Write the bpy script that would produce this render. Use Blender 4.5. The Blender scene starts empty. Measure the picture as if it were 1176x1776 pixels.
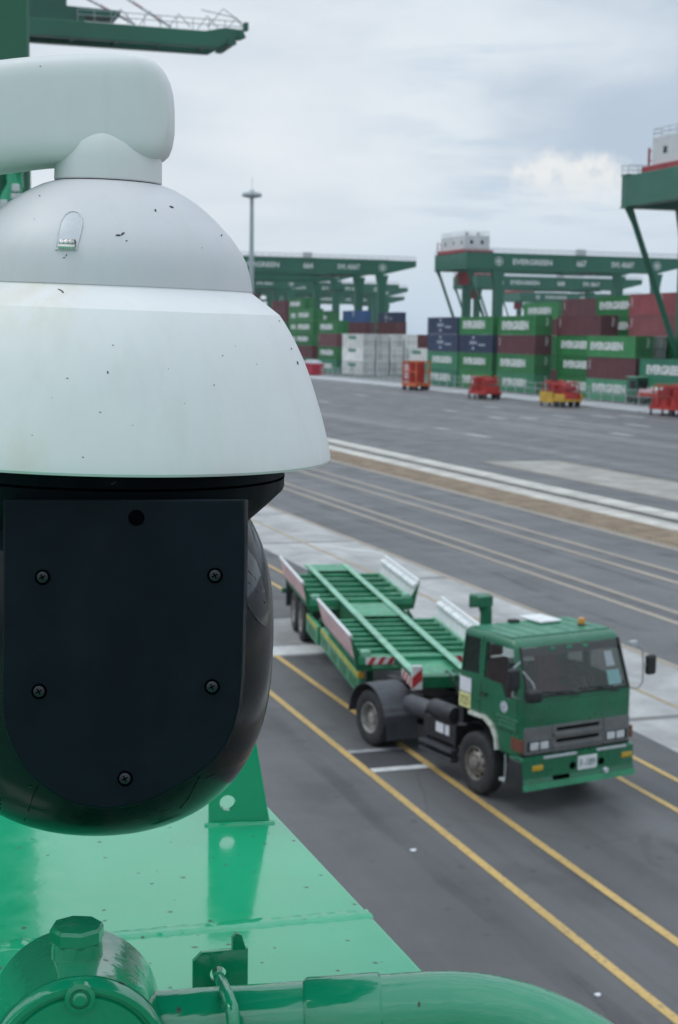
import bpy, bmesh, math, random
from mathutils import Vector, Matrix
from mathutils.bvhtree import BVHTree
random.seed(11)
D = bpy.data
S = bpy.context.scene
S.render.engine = 'CYCLES'
COL = S.collection
rad = math.radians
PW, PH, FPX = 1176.0, 1776.0, 2680.0      # photograph size and focal length in its pixels

# ------------------------------------------------------------------ camera
EYE = Vector((0, 0, 7.58))
_p, _r, _a = rad(6.51), rad(.76), rad(18.58)
_fw = Vector((0, math.cos(_p), -math.sin(_p)))
_up = Vector((0, math.sin(_p), math.cos(_p)))
_rt = Vector((1, 0, 0))
_rt2 = math.cos(_r) * _rt + math.sin(_r) * _up
_up2 = math.cos(_r) * _up - math.sin(_r) * _rt
_M = Matrix(((math.sin(_a), -math.cos(_a), 0), (math.cos(_a), math.sin(_a), 0), (0, 0, 1)))
CR, CU, CB = _M @ _rt2, _M @ _up2, _M @ (-_fw)      # camera right, up, back in the world
ROT = Matrix((CR, CU, CB)).transposed()
cam = D.cameras.new('camera')
cam.sensor_fit = 'HORIZONTAL'
cam.sensor_width = 36
cam.lens = FPX / PW * 36
cam.clip_start, cam.clip_end = .05, 6000
cam.dof.use_dof = True
cam.dof.focus_distance = .86
cam.dof.aperture_fstop = 43
camo = D.objects.new('camera', cam)
camo.matrix_world = Matrix.Translation(EYE) @ ROT.to_4x4()
COL.objects.link(camo)
S.camera = camo

def ray(x, y):
    return ROT @ Vector(((x - PW / 2) / FPX, -(y - PH / 2) / FPX, -1))
def at(x, y, axis=2, v=0.0):
    d = ray(x, y)
    return EYE + d * ((v - EYE[axis]) / d[axis])
def cs(x, y, depth):
    return EYE + ray(x, y) * depth

# ------------------------------------------------------------------ exposure, sky and sun
S.view_settings.view_transform = 'Standard'
S.view_settings.look = 'None'
S.view_settings.exposure = 0.0
S.view_settings.gamma = 1.0
S.view_settings.use_curve_mapping = False
S.cycles.volume_bounces = 2
SUN_EL, SUN_AZ = rad(58), rad(208)

W = D.worlds.new('World')
S.world = W
W.use_nodes = True
nt = W.node_tree
nt.nodes.clear()
def N(t, kind, **kw):
    n = t.nodes.new(kind)
    for k, v in kw.items():
        if k.startswith('i_'):
            n.inputs[int(k[2:]) if k[2:].isdigit() else k[2:]].default_value = v
        else:
            setattr(n, k, v)
    return n
def wm(op, a, b=None, clamp=False):
    n = N(nt, 'ShaderNodeMath', operation=op)
    n.use_clamp = clamp
    for i, q in enumerate((a, b)):
        if q is None: continue
        if isinstance(q, (int, float)): n.inputs[i].default_value = q
        else: nt.links.new(q, n.inputs[i])
    return n.outputs[0]
def wdot(v, c):
    n = N(nt, 'ShaderNodeVectorMath', operation='DOT_PRODUCT')
    nt.links.new(v, n.inputs[0]); n.inputs[1].default_value = c
    return n.outputs['Value']
def wmix(f, a, b):
    n = N(nt, 'ShaderNodeMix', data_type='RGBA')
    if isinstance(f, (int, float)): n.inputs[0].default_value = f
    else: nt.links.new(f, n.inputs[0])
    for i, q in ((6, a), (7, b)):
        if isinstance(q, tuple): n.inputs[i].default_value = q
        else: nt.links.new(q, n.inputs[i])
    return n.outputs[2]
def wnoise(vec, scale, detail=5, rough=.55, dist=0.0):
    n = N(nt, 'ShaderNodeTexNoise')
    n.inputs['Scale'].default_value = scale; n.inputs['Detail'].default_value = detail
    n.inputs['Roughness'].default_value = rough; n.inputs['Distortion'].default_value = dist
    nt.links.new(vec, n.inputs['Vector'])
    return n.outputs[0]
def wramp(f, lo, hi):
    n = N(nt, 'ShaderNodeMapRange', interpolation_type='SMOOTHSTEP')
    nt.links.new(f, n.inputs[0]); n.inputs[1].default_value = lo; n.inputs[2].default_value = hi
    return n.outputs[0]
tc = N(nt, 'ShaderNodeTexCoord')
dirv = tc.outputs['Generated']
sky = N(nt, 'ShaderNodeTexSky', sky_type='NISHITA', sun_disc=False)
sky.sun_elevation = SUN_EL; sky.sun_rotation = SUN_AZ
sky.air_density = 1.0; sky.dust_density = 3.0
mp = N(nt, 'ShaderNodeMapping'); mp.inputs['Scale'].default_value = (1, 1, 3.6)
nt.links.new(dirv, mp.inputs[0])
mp2 = N(nt, 'ShaderNodeMapping'); mp2.inputs['Scale'].default_value = (1, 1, 6.5); mp2.inputs['Location'].default_value = (3.1, 1.7, .4)
nt.links.new(dirv, mp2.inputs[0])
n_big = wnoise(mp.outputs[0], 3.2, 6, .5, .3)
n_streak = wnoise(mp2.outputs[0], 6.0, 5, .55, .2)
sep = N(nt, 'ShaderNodeSeparateXYZ'); nt.links.new(dirv, sep.inputs[0])
zc = wm('MAXIMUM', sep.outputs[2], 0.0)
GREY, PALE, BLUE = (5.0, 6.0, 7.2, 1), (7.9, 8.6, 9.2, 1), (4.8, 6.1, 7.6, 1)
zc0 = wm('SUBTRACT', 1.0, wramp(zc, .015, .12))
c00 = wmix(wramp(n_big, .38, .62), GREY, PALE)
c0 = wmix(wm('MULTIPLY', zc0, .65), c00, (5.35, 6.75, 8.2, 1))
c1 = wmix(wm('MULTIPLY', wramp(n_streak, .53, .70), .6), c0, BLUE)
# brighter sheet of cloud to the left, above the crane booms
d_l = ray(330, 190).normalized()
glow = wramp(wdot(dirv, d_l), .982, .9995)
c2 = wmix(wm('MULTIPLY', glow, wm('ADD', .25, wm('MULTIPLY', n_streak, .8))), c1, (8.7, 9.2, 9.6, 1))
# one cumulus head far off on the right
d_c = ray(1000, 318).normalized()
lat = Vector((-d_c.y, d_c.x, 0)).normalized()
vert = d_c.cross(lat)
if vert.z < 0: vert = -vert
n_cum = wnoise(dirv, 70, 5, .6)
uu = wm('DIVIDE', wm('SUBTRACT', wdot(dirv, lat), 0.0), .046)
vv = wm('DIVIDE', wm('SUBTRACT', wdot(dirv, vert), d_c.dot(vert)), .021)
rr = wm('ADD', wm('MULTIPLY', uu, uu), wm('MULTIPLY', vv, vv))
cum = wm('ADD', wm('SUBTRACT', 1.15, rr), wm('MULTIPLY', wm('SUBTRACT', n_cum, .5), 3.2))
cum = wm('MULTIPLY', wramp(cum, -.1, 1.2), wramp(vv, -1.2, .6))
cum = wm('MULTIPLY', cum, wramp(wdot(dirv, d_c), .9, .95))
c3 = wmix(wm('MULTIPLY', cum, .85), c2, (9.5, 9.5, 9.3, 1))
# an overcast sky is brightest overhead
lift = wm('ADD', 1.0, wm('MULTIPLY', wramp(zc, .2, 1.0), 1.0))
sc_ = N(nt, 'ShaderNodeVectorMath', operation='SCALE')
nt.links.new(c3, sc_.inputs[0]); nt.links.new(lift, sc_.inputs['Scale'])
low_ = wm('SUBTRACT', 1.0, wramp(zc, .02, .13))
final = wmix(.93, sky.outputs[0], sc_.outputs[0])
bg = N(nt, 'ShaderNodeBackground'); bg.inputs[1].default_value = .100
nt.links.new(final, bg.inputs[0])
wo = N(nt, 'ShaderNodeOutputWorld'); nt.links.new(bg.outputs[0], wo.inputs[0])

sl = D.lights.new('sun', 'SUN')
sl.energy = .7; sl.angle = rad(25); sl.color = (1, .97, .92)
sun = D.objects.new('sun', sl)
sun.rotation_euler = (rad(90) - SUN_EL, 0, math.pi - SUN_AZ)
COL.objects.link(sun)

# ------------------------------------------------------------------ materials
MATS = {}
def new_mat(name):
    m = D.materials.new(name); m.use_nodes = True
    t = m.node_tree; t.nodes.clear()
    out = t.nodes.new('ShaderNodeOutputMaterial'); b = t.nodes.new('ShaderNodeBsdfPrincipled')
    t.links.new(b.outputs[0], out.inputs[0])
    MATS[name] = m
    return m, t, b, out
def tnoise(t, vec, scale, detail=4, rough=.55, stretch=None):
    if stretch:
        mpn = N(t, 'ShaderNodeMapping'); mpn.inputs['Scale'].default_value = stretch
        t.links.new(vec, mpn.inputs[0]); vec = mpn.outputs[0]
    n = N(t, 'ShaderNodeTexNoise'); n.inputs['Scale'].default_value = scale
    n.inputs['Detail'].default_value = detail; n.inputs['Roughness'].default_value = rough
    t.links.new(vec, n.inputs['Vector'])
    return n.outputs[0]
def tramp(t, f, lo, hi, a=0.0, b=1.0, smooth=True):
    n = N(t, 'ShaderNodeMapRange')
    if smooth: n.interpolation_type = 'SMOOTHSTEP'
    t.links.new(f, n.inputs[0])
    for i, v in zip((1, 2, 3, 4), (lo, hi, a, b)):
        if isinstance(v, (int, float)): n.inputs[i].default_value = v
        else: t.links.new(v, n.inputs[i])
    return n.outputs[0]
def tmath(t, op, a, b=None, clamp=False):
    n = N(t, 'ShaderNodeMath', operation=op); n.use_clamp = clamp
    for i, q in enumerate((a, b)):
        if q is None: continue
        if isinstance(q, (int, float)): n.inputs[i].default_value = q
        else: t.links.new(q, n.inputs[i])
    return n.outputs[0]
def tmix(t, f, a, b, blend='MIX'):
    n = N(t, 'ShaderNodeMix', data_type='RGBA', blend_type=blend)
    if isinstance(f, (int, float)): n.inputs[0].default_value = f
    else: t.links.new(f, n.inputs[0])
    for i, q in ((6, a), (7, b)):
        if isinstance(q, tuple): n.inputs[i].default_value = q if len(q) == 4 else (*q, 1)
        else: t.links.new(q, n.inputs[i])
    return n.outputs[2]
def tbump(t, b, h, strength, dist=.01):
    n = N(t, 'ShaderNodeBump'); n.inputs['Strength'].default_value = strength; n.inputs['Distance'].default_value = dist
    t.links.new(h, n.inputs['Height']); t.links.new(n.outputs[0], b.inputs['Normal'])

def paint(name, col, rough=.45, var=.18, scale=2.0, dirt=0.0, dirtcol=(.05, .045, .04), coat=0.0, metal=0.0, rnd=0.0, bump=0.0, spec=.5):
    m, t, b, _ = new_mat(name)
    tcn = N(t, 'ShaderNodeTexCoord'); v = tcn.outputs['Object']
    n1 = tnoise(t, v, scale, 5, .6)
    dark = tuple(c * (1 - var) for c in col); lite = tuple(min(1, c * (1 + var)) for c in col)
    c = tmix(t, tramp(t, n1, .3, .7), dark, lite)
    if dirt:
        n2 = tnoise(t, v, scale * 2.7, 6, .65, (1, 1, .35))
        c = tmix(t, tramp(t, n2, .5, .75, 0, dirt), c, dirtcol)
    if rnd:
        oi = N(t, 'ShaderNodeObjectInfo'); hs = N(t, 'ShaderNodeHueSaturation')
        t.links.new(tramp(t, oi.outputs['Random'], 0, 1, 1 - rnd, 1 + rnd, False), hs.inputs['Value'])
        t.links.new(tramp(t, oi.outputs['Random'], 0, 1, 1 + rnd * .3, 1 - rnd * .5, False), hs.inputs['Saturation'])
        t.links.new(c, hs.inputs['Color']); c = hs.outputs[0]
    t.links.new(c, b.inputs['Base Color'])
    t.links.new(tramp(t, tnoise(t, v, scale * 3.1, 4), .3, .7, max(.02, rough - .08), min(1, rough + .1)), b.inputs['Roughness'])
    b.inputs['Metallic'].default_value = metal
    b.inputs['Specular IOR Level'].default_value = spec
    if coat:
        b.inputs['Coat Weight'].default_value = coat; b.inputs['Coat Roughness'].default_value = .06
    if bump: tbump(t, b, tnoise(t, v, scale * 6, 4), bump, .004)
    return m

def asphalt():
    m, t, b, _ = new_mat('asphalt')
    v = N(t, 'ShaderNodeTexCoord').outputs['Object']
    big = tnoise(t, v, .07, 5, .6)
    mid = tnoise(t, v, .45, 6, .6)
    streak = tnoise(t, v, 1.0, 5, .6, (.03, .75, 1))
    fine = tnoise(t, v, 26, 3, .7)
    c = tmix(t, tramp(t, big, .35, .65), (.058, .058, .0585), (.090, .090, .091))
    c = tmix(t, tramp(t, streak, .46, .66, 0, .55), c, (.118, .118, .119))
    c = tmix(t, tramp(t, mid, .55, .72, 0, .5), c, (.042, .043, .047))
    sp = N(t, 'ShaderNodeSeparateXYZ'); t.links.new(v, sp.inputs[0])
    # the apron beyond the rails is older, paler asphalt
    c = tmix(t, tramp(t, sp.outputs[1], 15, 22, 0, .45), c, (.150, .151, .153))
    c = tmix(t, tmath(t, 'MULTIPLY', tramp(t, tnoise(t, v, .6, 5, .6, (.02, .35, 1)), .52, .62), tramp(t, sp.outputs[1], 40, 46, 0, .5)), c, (.235, .236, .238))
    trk = tnoise(t, v, 1.0, 4, .55, (.012, 1.9, 1))
    c = tmix(t, tramp(t, trk, .50, .64, 0, .42), c, (.046, .046, .047))
    # old tyre curves: thin warped bands
    wv = N(t, 'ShaderNodeTexWave', wave_type='BANDS', bands_direction='Y'); wv.inputs['Scale'].default_value = .16
    wv.inputs['Distortion'].default_value = 7; wv.inputs['Detail'].default_value = 1.5; wv.inputs['Detail Scale'].default_value = .25
    t.links.new(v, wv.inputs['Vector'])
    c = tmix(t, tmath(t, 'MULTIPLY', tramp(t, wv.outputs['Fac'], .93, .985), tramp(t, mid, .4, .6, 0, .55)), c, (.035, .036, .04))
    c = tmix(t, tramp(t, fine, .3, .7, 0, .30), c, (.125, .126, .128))
    vo = N(t, 'ShaderNodeTexVoronoi'); vo.inputs['Scale'].default_value = 1.1; t.links.new(v, vo.inputs['Vector'])
    c = tmix(t, tmath(t, 'MULTIPLY', tramp(t, vo.outputs['Distance'], .09, .04), .65), c, (.03, .031, .034))
    # cracks and drips
    wn = N(t, 'ShaderNodeTexNoise'); wn.inputs['Scale'].default_value = .9; wn.inputs['Detail'].default_value = 4; t.links.new(v, wn.inputs['Vector'])
    wx = N(t, 'ShaderNodeMix', data_type='VECTOR'); wx.inputs[0].default_value = .16; t.links.new(v, wx.inputs[4]); t.links.new(wn.outputs['Color'], wx.inputs[5])
    ve = N(t, 'ShaderNodeTexVoronoi', feature='DISTANCE_TO_EDGE'); ve.inputs['Scale'].default_value = .33; t.links.new(wx.outputs[1], ve.inputs['Vector'])
    c = tmix(t, tmath(t, 'MULTIPLY', tramp(t, ve.outputs['Distance'], .005, .001), tramp(t, big, .50, .60, 0, .5)), c, (.028, .028, .03))
    vs = N(t, 'ShaderNodeTexVoronoi'); vs.inputs['Scale'].default_value = 3.1; t.links.new(wx.outputs[1], vs.inputs['Vector'])
    sc2 = N(t, 'ShaderNodeSeparateColor'); t.links.new(vs.outputs['Color'], sc2.inputs[0])
    c = tmix(t, tmath(t, 'MULTIPLY', tramp(t, vs.outputs['Distance'], .22, .08), tramp(t, sc2.outputs[0], .80, .86, 0, .55)), c, (.034, .034, .036))
    gr_ = tnoise(t, v, 70, 2, .8)
    c = tmix(t, tramp(t, gr_, .56, .74, 0, .45), c, (.19, .19, .19))
    c = tmix(t, tramp(t, gr_, .42, .28, 0, .5), c, (.04, .04, .041))
    t.links.new(c, b.inputs['Base Color'])
    t.links.new(tramp(t, mid, .3, .7, .5, .72), b.inputs['Roughness'])
    b.inputs['Specular IOR Level'].default_value = .4
    tbump(t, b, tnoise(t, v, 60, 3, .7), .35, .01)
    return m

def marking(name, col, wear, under=(.09, .09, .095), scale=1.6):
    m, t, b, _ = new_mat(name)
    v = N(t, 'ShaderNodeTexCoord').outputs['Object']
    n1 = tnoise(t, v, scale * 4, 6, .7); n2 = tnoise(t, v, scale * .5, 4, .6, (.3, 1, 1))
    c = tmix(t, tramp(t, n2, .3, .7), tuple(q * .8 for q in col), col)
    c = tmix(t, tramp(t, n1, .62 - wear * .35, .82 - wear * .25, 0, min(1, .5 + wear)), c, under)
    t.links.new(c, b.inputs['Base Color']); b.inputs['Roughness'].default_value = .6
    return m

def concrete(name, col, scale=.5, contrast=.35, joint=None):
    m, t, b, _ = new_mat(name)
    v = N(t, 'ShaderNodeTexCoord').outputs['Object']
    n1 = tnoise(t, v, scale, 6, .65); n2 = tnoise(t, v, scale * 9, 5, .7)
    n3 = tnoise(t, v, scale * 1.3, 4, .6, (.12, 1.2, 1))
    c = tmix(t, tramp(t, n1, .3, .7), tuple(q * (1 - contrast) for q in col), col)
    c = tmix(t, tramp(t, n3, .52, .7, 0, .5), c, tuple(q * .55 for q in col))
    c = tmix(t, tramp(t, n2, .45, .75, 0, .3), c, tuple(q * .6 for q in col))
    if joint:
        sp = N(t, 'ShaderNodeSeparateXYZ'); t.links.new(v, sp.inputs[0])
        fr_ = tmath(t, 'FRACT', tmath(t, 'DIVIDE', sp.outputs[0], joint))
        c = tmix(t, tmath(t, 'LESS_THAN', fr_, .03), c, tuple(q * .35 for q in col))
    t.links.new(c, b.inputs['Base Color']); b.inputs['Roughness'].default_value = .8
    tbump(t, b, n2, .3, .01)
    return m

asphalt()
marking('yellow_line', (.56, .375, .125), .38, scale=3.2)
marking('faded_yellow', (.40, .31, .18), .45, (.12, .12, .12))
marking('tan_line', (.33, .28, .22), .42, (.14, .14, .145))
marking('white_line', (.62, .63, .62), .3)
marking('white_dash', (.42, .43, .45), .55, (.15, .15, .155))
concrete('pale_concrete', (.45, .45, .44), .5, .40, 9.0)
concrete('slab_concrete', (.36, .36, .355), .8, .4)
concrete('white_concrete', (.60, .575, .52), .6, .38, 6.0)
concrete('grey_concrete', (.40, .38, .345), .6, .35)
concrete('dark_patch', (.05, .05, .054), 1.0, .3)
concrete('tan_slab', (.37, .355, .32), .5, .35)
concrete('kerb_concrete', (.42, .43, .44), .3, .25, 12.0)
concrete('brown_board', (.38, .295, .21), .9, .4)

def glossy_green(name, bump, wav, stretch=None, lo=(.004, .325, .147), hi=(.010, .375, .178)):
    m, t, b, _ = new_mat(name)
    v = N(t, 'ShaderNodeTexCoord').outputs['Object']
    n1 = tnoise(t, v, 5, 5, .6); n2 = tnoise(t, v, 40, 4, .6); n3 = tnoise(t, v, 14, 3, .5)
    c = tmix(t, tramp(t, n1, .3, .7), lo, hi)
    vo = N(t, 'ShaderNodeTexVoronoi', voronoi_dimensions='2D'); vo.inputs['Scale'].default_value = 42
    vo.inputs['Randomness'].default_value = 1; 
    nv = N(t, 'ShaderNodeTexNoise'); nv.inputs['Scale'].default_value = 120; t.links.new(v, nv.inputs['Vector'])
    mx = N(t, 'ShaderNodeMix', data_type='VECTOR'); mx.inputs[0].default_value = .0035
    t.links.new(v, mx.inputs[4]); t.links.new(nv.outputs['Color'], mx.inputs[5])
    t.links.new(mx.outputs[1], vo.inputs['Vector'])
    # a few chips per square foot: only cells with a high random value carry one
    sepc = N(t, 'ShaderNodeSeparateColor'); t.links.new(vo.outputs['Color'], sepc.inputs[0])
    chip = tmath(t, 'MULTIPLY', tramp(t, vo.outputs['Distance'], tramp(t, sepc.outputs[1], 0, 1, .03, .15, False), .02), tramp(t, sepc.outputs[0], .60, .64))
    c = tmix(t, tmath(t, 'MULTIPLY', chip, .9), c, (.012, .02, .018))
    t.links.new(c, b.inputs['Base Color'])
    rg = tramp(t, n2, .3, .7, .10, .2)
    t.links.new(tmath(t, 'ADD', rg, tmath(t, 'MULTIPLY', chip, .4)), b.inputs['Roughness'])
    b.inputs['Specular IOR Level'].default_value = .6
    b.inputs['Coat Weight'].default_value = .45; b.inputs['Coat Roughness'].default_value = .05; b.inputs['Coat IOR'].default_value = 1.5
    bm_ = tmath(t, 'ADD', tmath(t, 'MULTIPLY', n3, 1.0), tmath(t, 'MULTIPLY', tnoise(t, v, wav, 3, .5, stretch), .5 if not stretch else 1.2))
    tbump(t, b, bm_, bump, .004)
    for l in list(t.links):
        if l.from_node.type == 'BUMP' and l.to_node == b: t.links.new(l.from_socket, b.inputs['Coat Normal'])
    return m
glossy_green('glossy_green', .06, 40)
glossy_green('shaded_brushed_green', .26, 75, None, (.003, .215, .098), (.006, .27, .125))  # shade from the crane behind the viewer is put into this darker green
glossy_green('shaded_pipe_green', .22, 60, (1, .10, 1), (.003, .215, .098), (.006, .27, .125))  # pipe paint deepened likewise, its shade painted into the base colour

def housing_white(name, col, stain_at=None):
    m, t, b, _ = new_mat(name)
    v = N(t, 'ShaderNodeTexCoord').outputs['Object']
    n1 = tnoise(t, v, 14, 5, .6); n2 = tnoise(t, v, 45, 5, .65, (1, 1, .35)); n3 = tnoise(t, v, 260, 2)
    c = tmix(t, tramp(t, n1, .3, .7), tuple(q * .95 for q in col), col)
    n4 = tnoise(t, v, 70, 4, .6, (1, 1, .06))
    c = tmix(t, tramp(t, n4, .5, .75, 0, .16), c, tuple(q * f for q, f in zip(col, (.74, .73, .68))))
    c = tmix(t, tramp(t, n2, .5, .8, 0, .22), c, tuple(q * f for q, f in zip(col, (.86, .84, .78))))
    for (pt, rad_, k) in stain_at or ():
        d = N(t, 'ShaderNodeVectorMath', operation='DISTANCE'); t.links.new(v, d.inputs[0]); d.inputs[1].default_value = pt
        f = tmath(t, 'MULTIPLY', tramp(t, d.outputs['Value'], rad_, rad_ * .2, 0, k), tramp(t, n2, .35, .6, .1, 1))
        c = tmix(t, f, c, (.62, .55, .38))
    t.links.new(c, b.inputs['Base Color']); b.inputs['Roughness'].default_value = .42
    b.inputs['Specular IOR Level'].default_value = .35
    tbump(t, b, n3, .04, .001)
    return m
housing_white('arm_white', (.69, .70, .68))
paint('black_housing', (.0040, .0085, .0125), .55, .22, 14, dirt=.3, dirtcol=(.009, .014, .018), spec=.10, bump=.05)
paint('black_gloss', (.0045, .0065, .008), .20, .25, 9, spec=.30, dirt=.3, dirtcol=(.010, .012, .013))
paint('lens_black', (.004, .006, .008), .04, .1, 9, spec=.6, coat=.5)
paint('black_hole', (.002, .002, .003), .8, 0, 9, spec=0.0)
paint('screw_metal', (.028, .032, .036), .4, .2, 60, metal=.6)
paint('chip_dark', (.02, .015, .025), .7, .3, 60)
paint('capsule_grey', (.52, .545, .56), .3, .05, 30)
paint('chrome', (.55, .52, .48), .25, .3, 120, metal=.7)

paint('truck_green', (.004, .125, .055), .32, .14, 1.6, dirt=.22, dirtcol=(.03, .10, .06), coat=.35)
paint('truck_roof_green', (.02, .17, .09), .45, .16, 2.0, dirt=.3, dirtcol=(.07, .14, .10), coat=.1)
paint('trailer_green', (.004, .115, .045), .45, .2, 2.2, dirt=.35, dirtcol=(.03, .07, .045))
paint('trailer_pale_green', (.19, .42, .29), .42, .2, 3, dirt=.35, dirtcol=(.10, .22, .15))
paint('trailer_mid_green', (.035, .25, .125), .4, .18, 2.5, dirt=.3, dirtcol=(.05, .14, .08))
paint('tyre_rubber', (.022, .022, .024), .75, .3, 6, dirt=.4, dirtcol=(.06, .058, .055))
paint('rim_metal', (.22, .20, .175), .5, .4, 9, dirt=.7, dirtcol=(.05, .04, .03), metal=.2)
paint('rim_pale', (.33, .32, .30), .5, .3, 9, dirt=.5, dirtcol=(.08, .07, .06), metal=.2)
paint('black_steel', (.016, .017, .02), .5, .3, 3, dirt=.35, dirtcol=(.06, .06, .06))
paint('fender_black', (.04, .042, .05), .5, .2, 3, dirt=.4, dirtcol=(.09, .09, .095))
paint('grille_grey', (.135, .14, .138), .4, .15, 4, dirt=.3, dirtcol=(.05, .05, .05))
paint('dark_plastic', (.015, .016, .018), .5, .2, 4)
paint('lamp_glass', (.55, .57, .58), .12, .15, 20, coat=.6)
paint('amber_lens', (.62, .25, .02), .2, .15, 20, coat=.5)
paint('yellow_lens', (.50, .31, .02), .25, .15, 20, coat=.5)
paint('orange_lens', (.15, .045, .025), .3, .15, 20, coat=.5)
paint('sticker_white', (.72, .72, .76), .5, .06, 9)
paint('sticker_yellow', (.72, .70, .34), .5, .1, 9)
paint('sticker_teal', (.38, .66, .66), .4, .06, 9)
paint('letter_olive', (.30, .26, .06), .5, .1, 9)
paint('letter_blue', (.03, .10, .22), .5, .1, 9)
paint('plate_white', (.70, .72, .72), .4, .06, 9)
paint('plate_ink', (.10, .15, .15), .5, .1, 9)
paint('cream_trim', (.58, .60, .53), .4, .18, 9, dirt=.4, dirtcol=(.2, .2, .17))
paint('silver_trim', (.50, .52, .54), .35, .15, 9, metal=.3)
paint('seat_brown', (.13, .045, .038), .8, .25, 9)
paint('red_tape', (.42, .025, .03), .45, .15, 9)
paint('white_tape', (.66, .64, .62), .45, .12, 9, dirt=.3, dirtcol=(.3, .28, .25))
paint('faded_pink', (.60, .40, .41), .55, .22, 3.5, dirt=.35, dirtcol=(.38, .2, .2))
paint('guide_white', (.72, .74, .74), .35, .1, 3.5, dirt=.25, dirtcol=(.4, .4, .38))
paint('yellow_stripe', (.42, .40, .05), .45, .25, 3.5, dirt=.5, dirtcol=(.10, .15, .04))
paint('light_text_green', (.08, .24, .15), .4, .1, 9)

CONT = {'green': (.012, .165, .040), 'bright green': (.018, .205, .050), 'pale green': (.055, .26, .135), 'navy': (.016, .032, .085),
        'maroon': (.115, .028, .034), 'red': (.27, .040, .050), 'brick red': (.19, .034, .042), 'white': (.68, .69, .655),
        'blue': (.022, .085, .24), 'grey': (.36, .37, .36), 'teal green': (.012, .16, .085), 'scarlet': (.42, .025, .05)}
for k, c in CONT.items():
    paint('container_' + k.replace(' ', '_'), c, .5, .12, .5, dirt=.28, dirtcol=tuple(q * .55 + .012 for q in c), rnd=.22)
paint('container_rod', (.10, .11, .11), .5, .3, 2)
paint('letter_white', (.66, .69, .67), .5, .1, .8)
paint('letter_green', (.04, .25, .17), .5, .1, .8)
paint('letter_pale_blue', (.42, .47, .55), .5, .1, .8)
paint('crane_green', (.007, .12, .068), .4, .12, .12, dirt=.15, dirtcol=(.02, .09, .055), coat=.1)
paint('boom_green', (.010, .10, .062), .45, .14, .2, dirt=.2, dirtcol=(.015, .06, .04))
paint('leg_green', (.004, .115, .055), .3, .06, .8, coat=.3)
paint('house_white', (.60, .61, .61), .5, .08, .3, dirt=.2, dirtcol=(.4, .35, .3))
paint('crane_red', (.30, .022, .028), .45, .15, .5, dirt=.2, dirtcol=(.12, .02, .02))
paint('gear_red', (.42, .020, .014), .45, .25, .9, dirt=.4, dirtcol=(.16, .015, .012))
paint('gear_orange', (.52, .105, .020), .45, .25, .9, dirt=.3, dirtcol=(.3, .05, .02))
paint('gear_yellow', (.56, .33, .02), .45, .2, .9, dirt=.35, dirtcol=(.25, .14, .03))
paint('rail_grey', (.42, .44, .45), .5, .1, .5)
paint('steel_galv', (.34, .37, .38), .45, .15, .5, metal=.3)
paint('pole_grey', (.36, .41, .42), .5, .12, .1)
paint('dark_window', (.012, .015, .018), .15, .1, 1)
paint('pale_mesh', (.34, .50, .42), .6, .1, .5)

def glass_mat():
    m, t, b, out = new_mat('cab_glass')
    t.nodes.remove(b)
    tr = N(t, 'ShaderNodeBsdfTransparent'); tr.inputs[0].default_value = (.82, .87, .86, 1)
    gl = N(t, 'ShaderNodeBsdfGlossy'); gl.inputs['Roughness'].default_value = .03; gl.inputs[0].default_value = (.9, .93, .95, 1)
    fr_ = N(t, 'ShaderNodeFresnel'); fr_.inputs[0].default_value = 1.52
    mx = N(t, 'ShaderNodeMixShader')
    t.links.new(tramp(t, fr_.outputs[0], 0, 1, .03, .85, False), mx.inputs[0])
    t.links.new(tr.outputs[0], mx.inputs[1]); t.links.new(gl.outputs[0], mx.inputs[2]); t.links.new(mx.outputs[0], out.inputs[0])
glass_mat()

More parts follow.
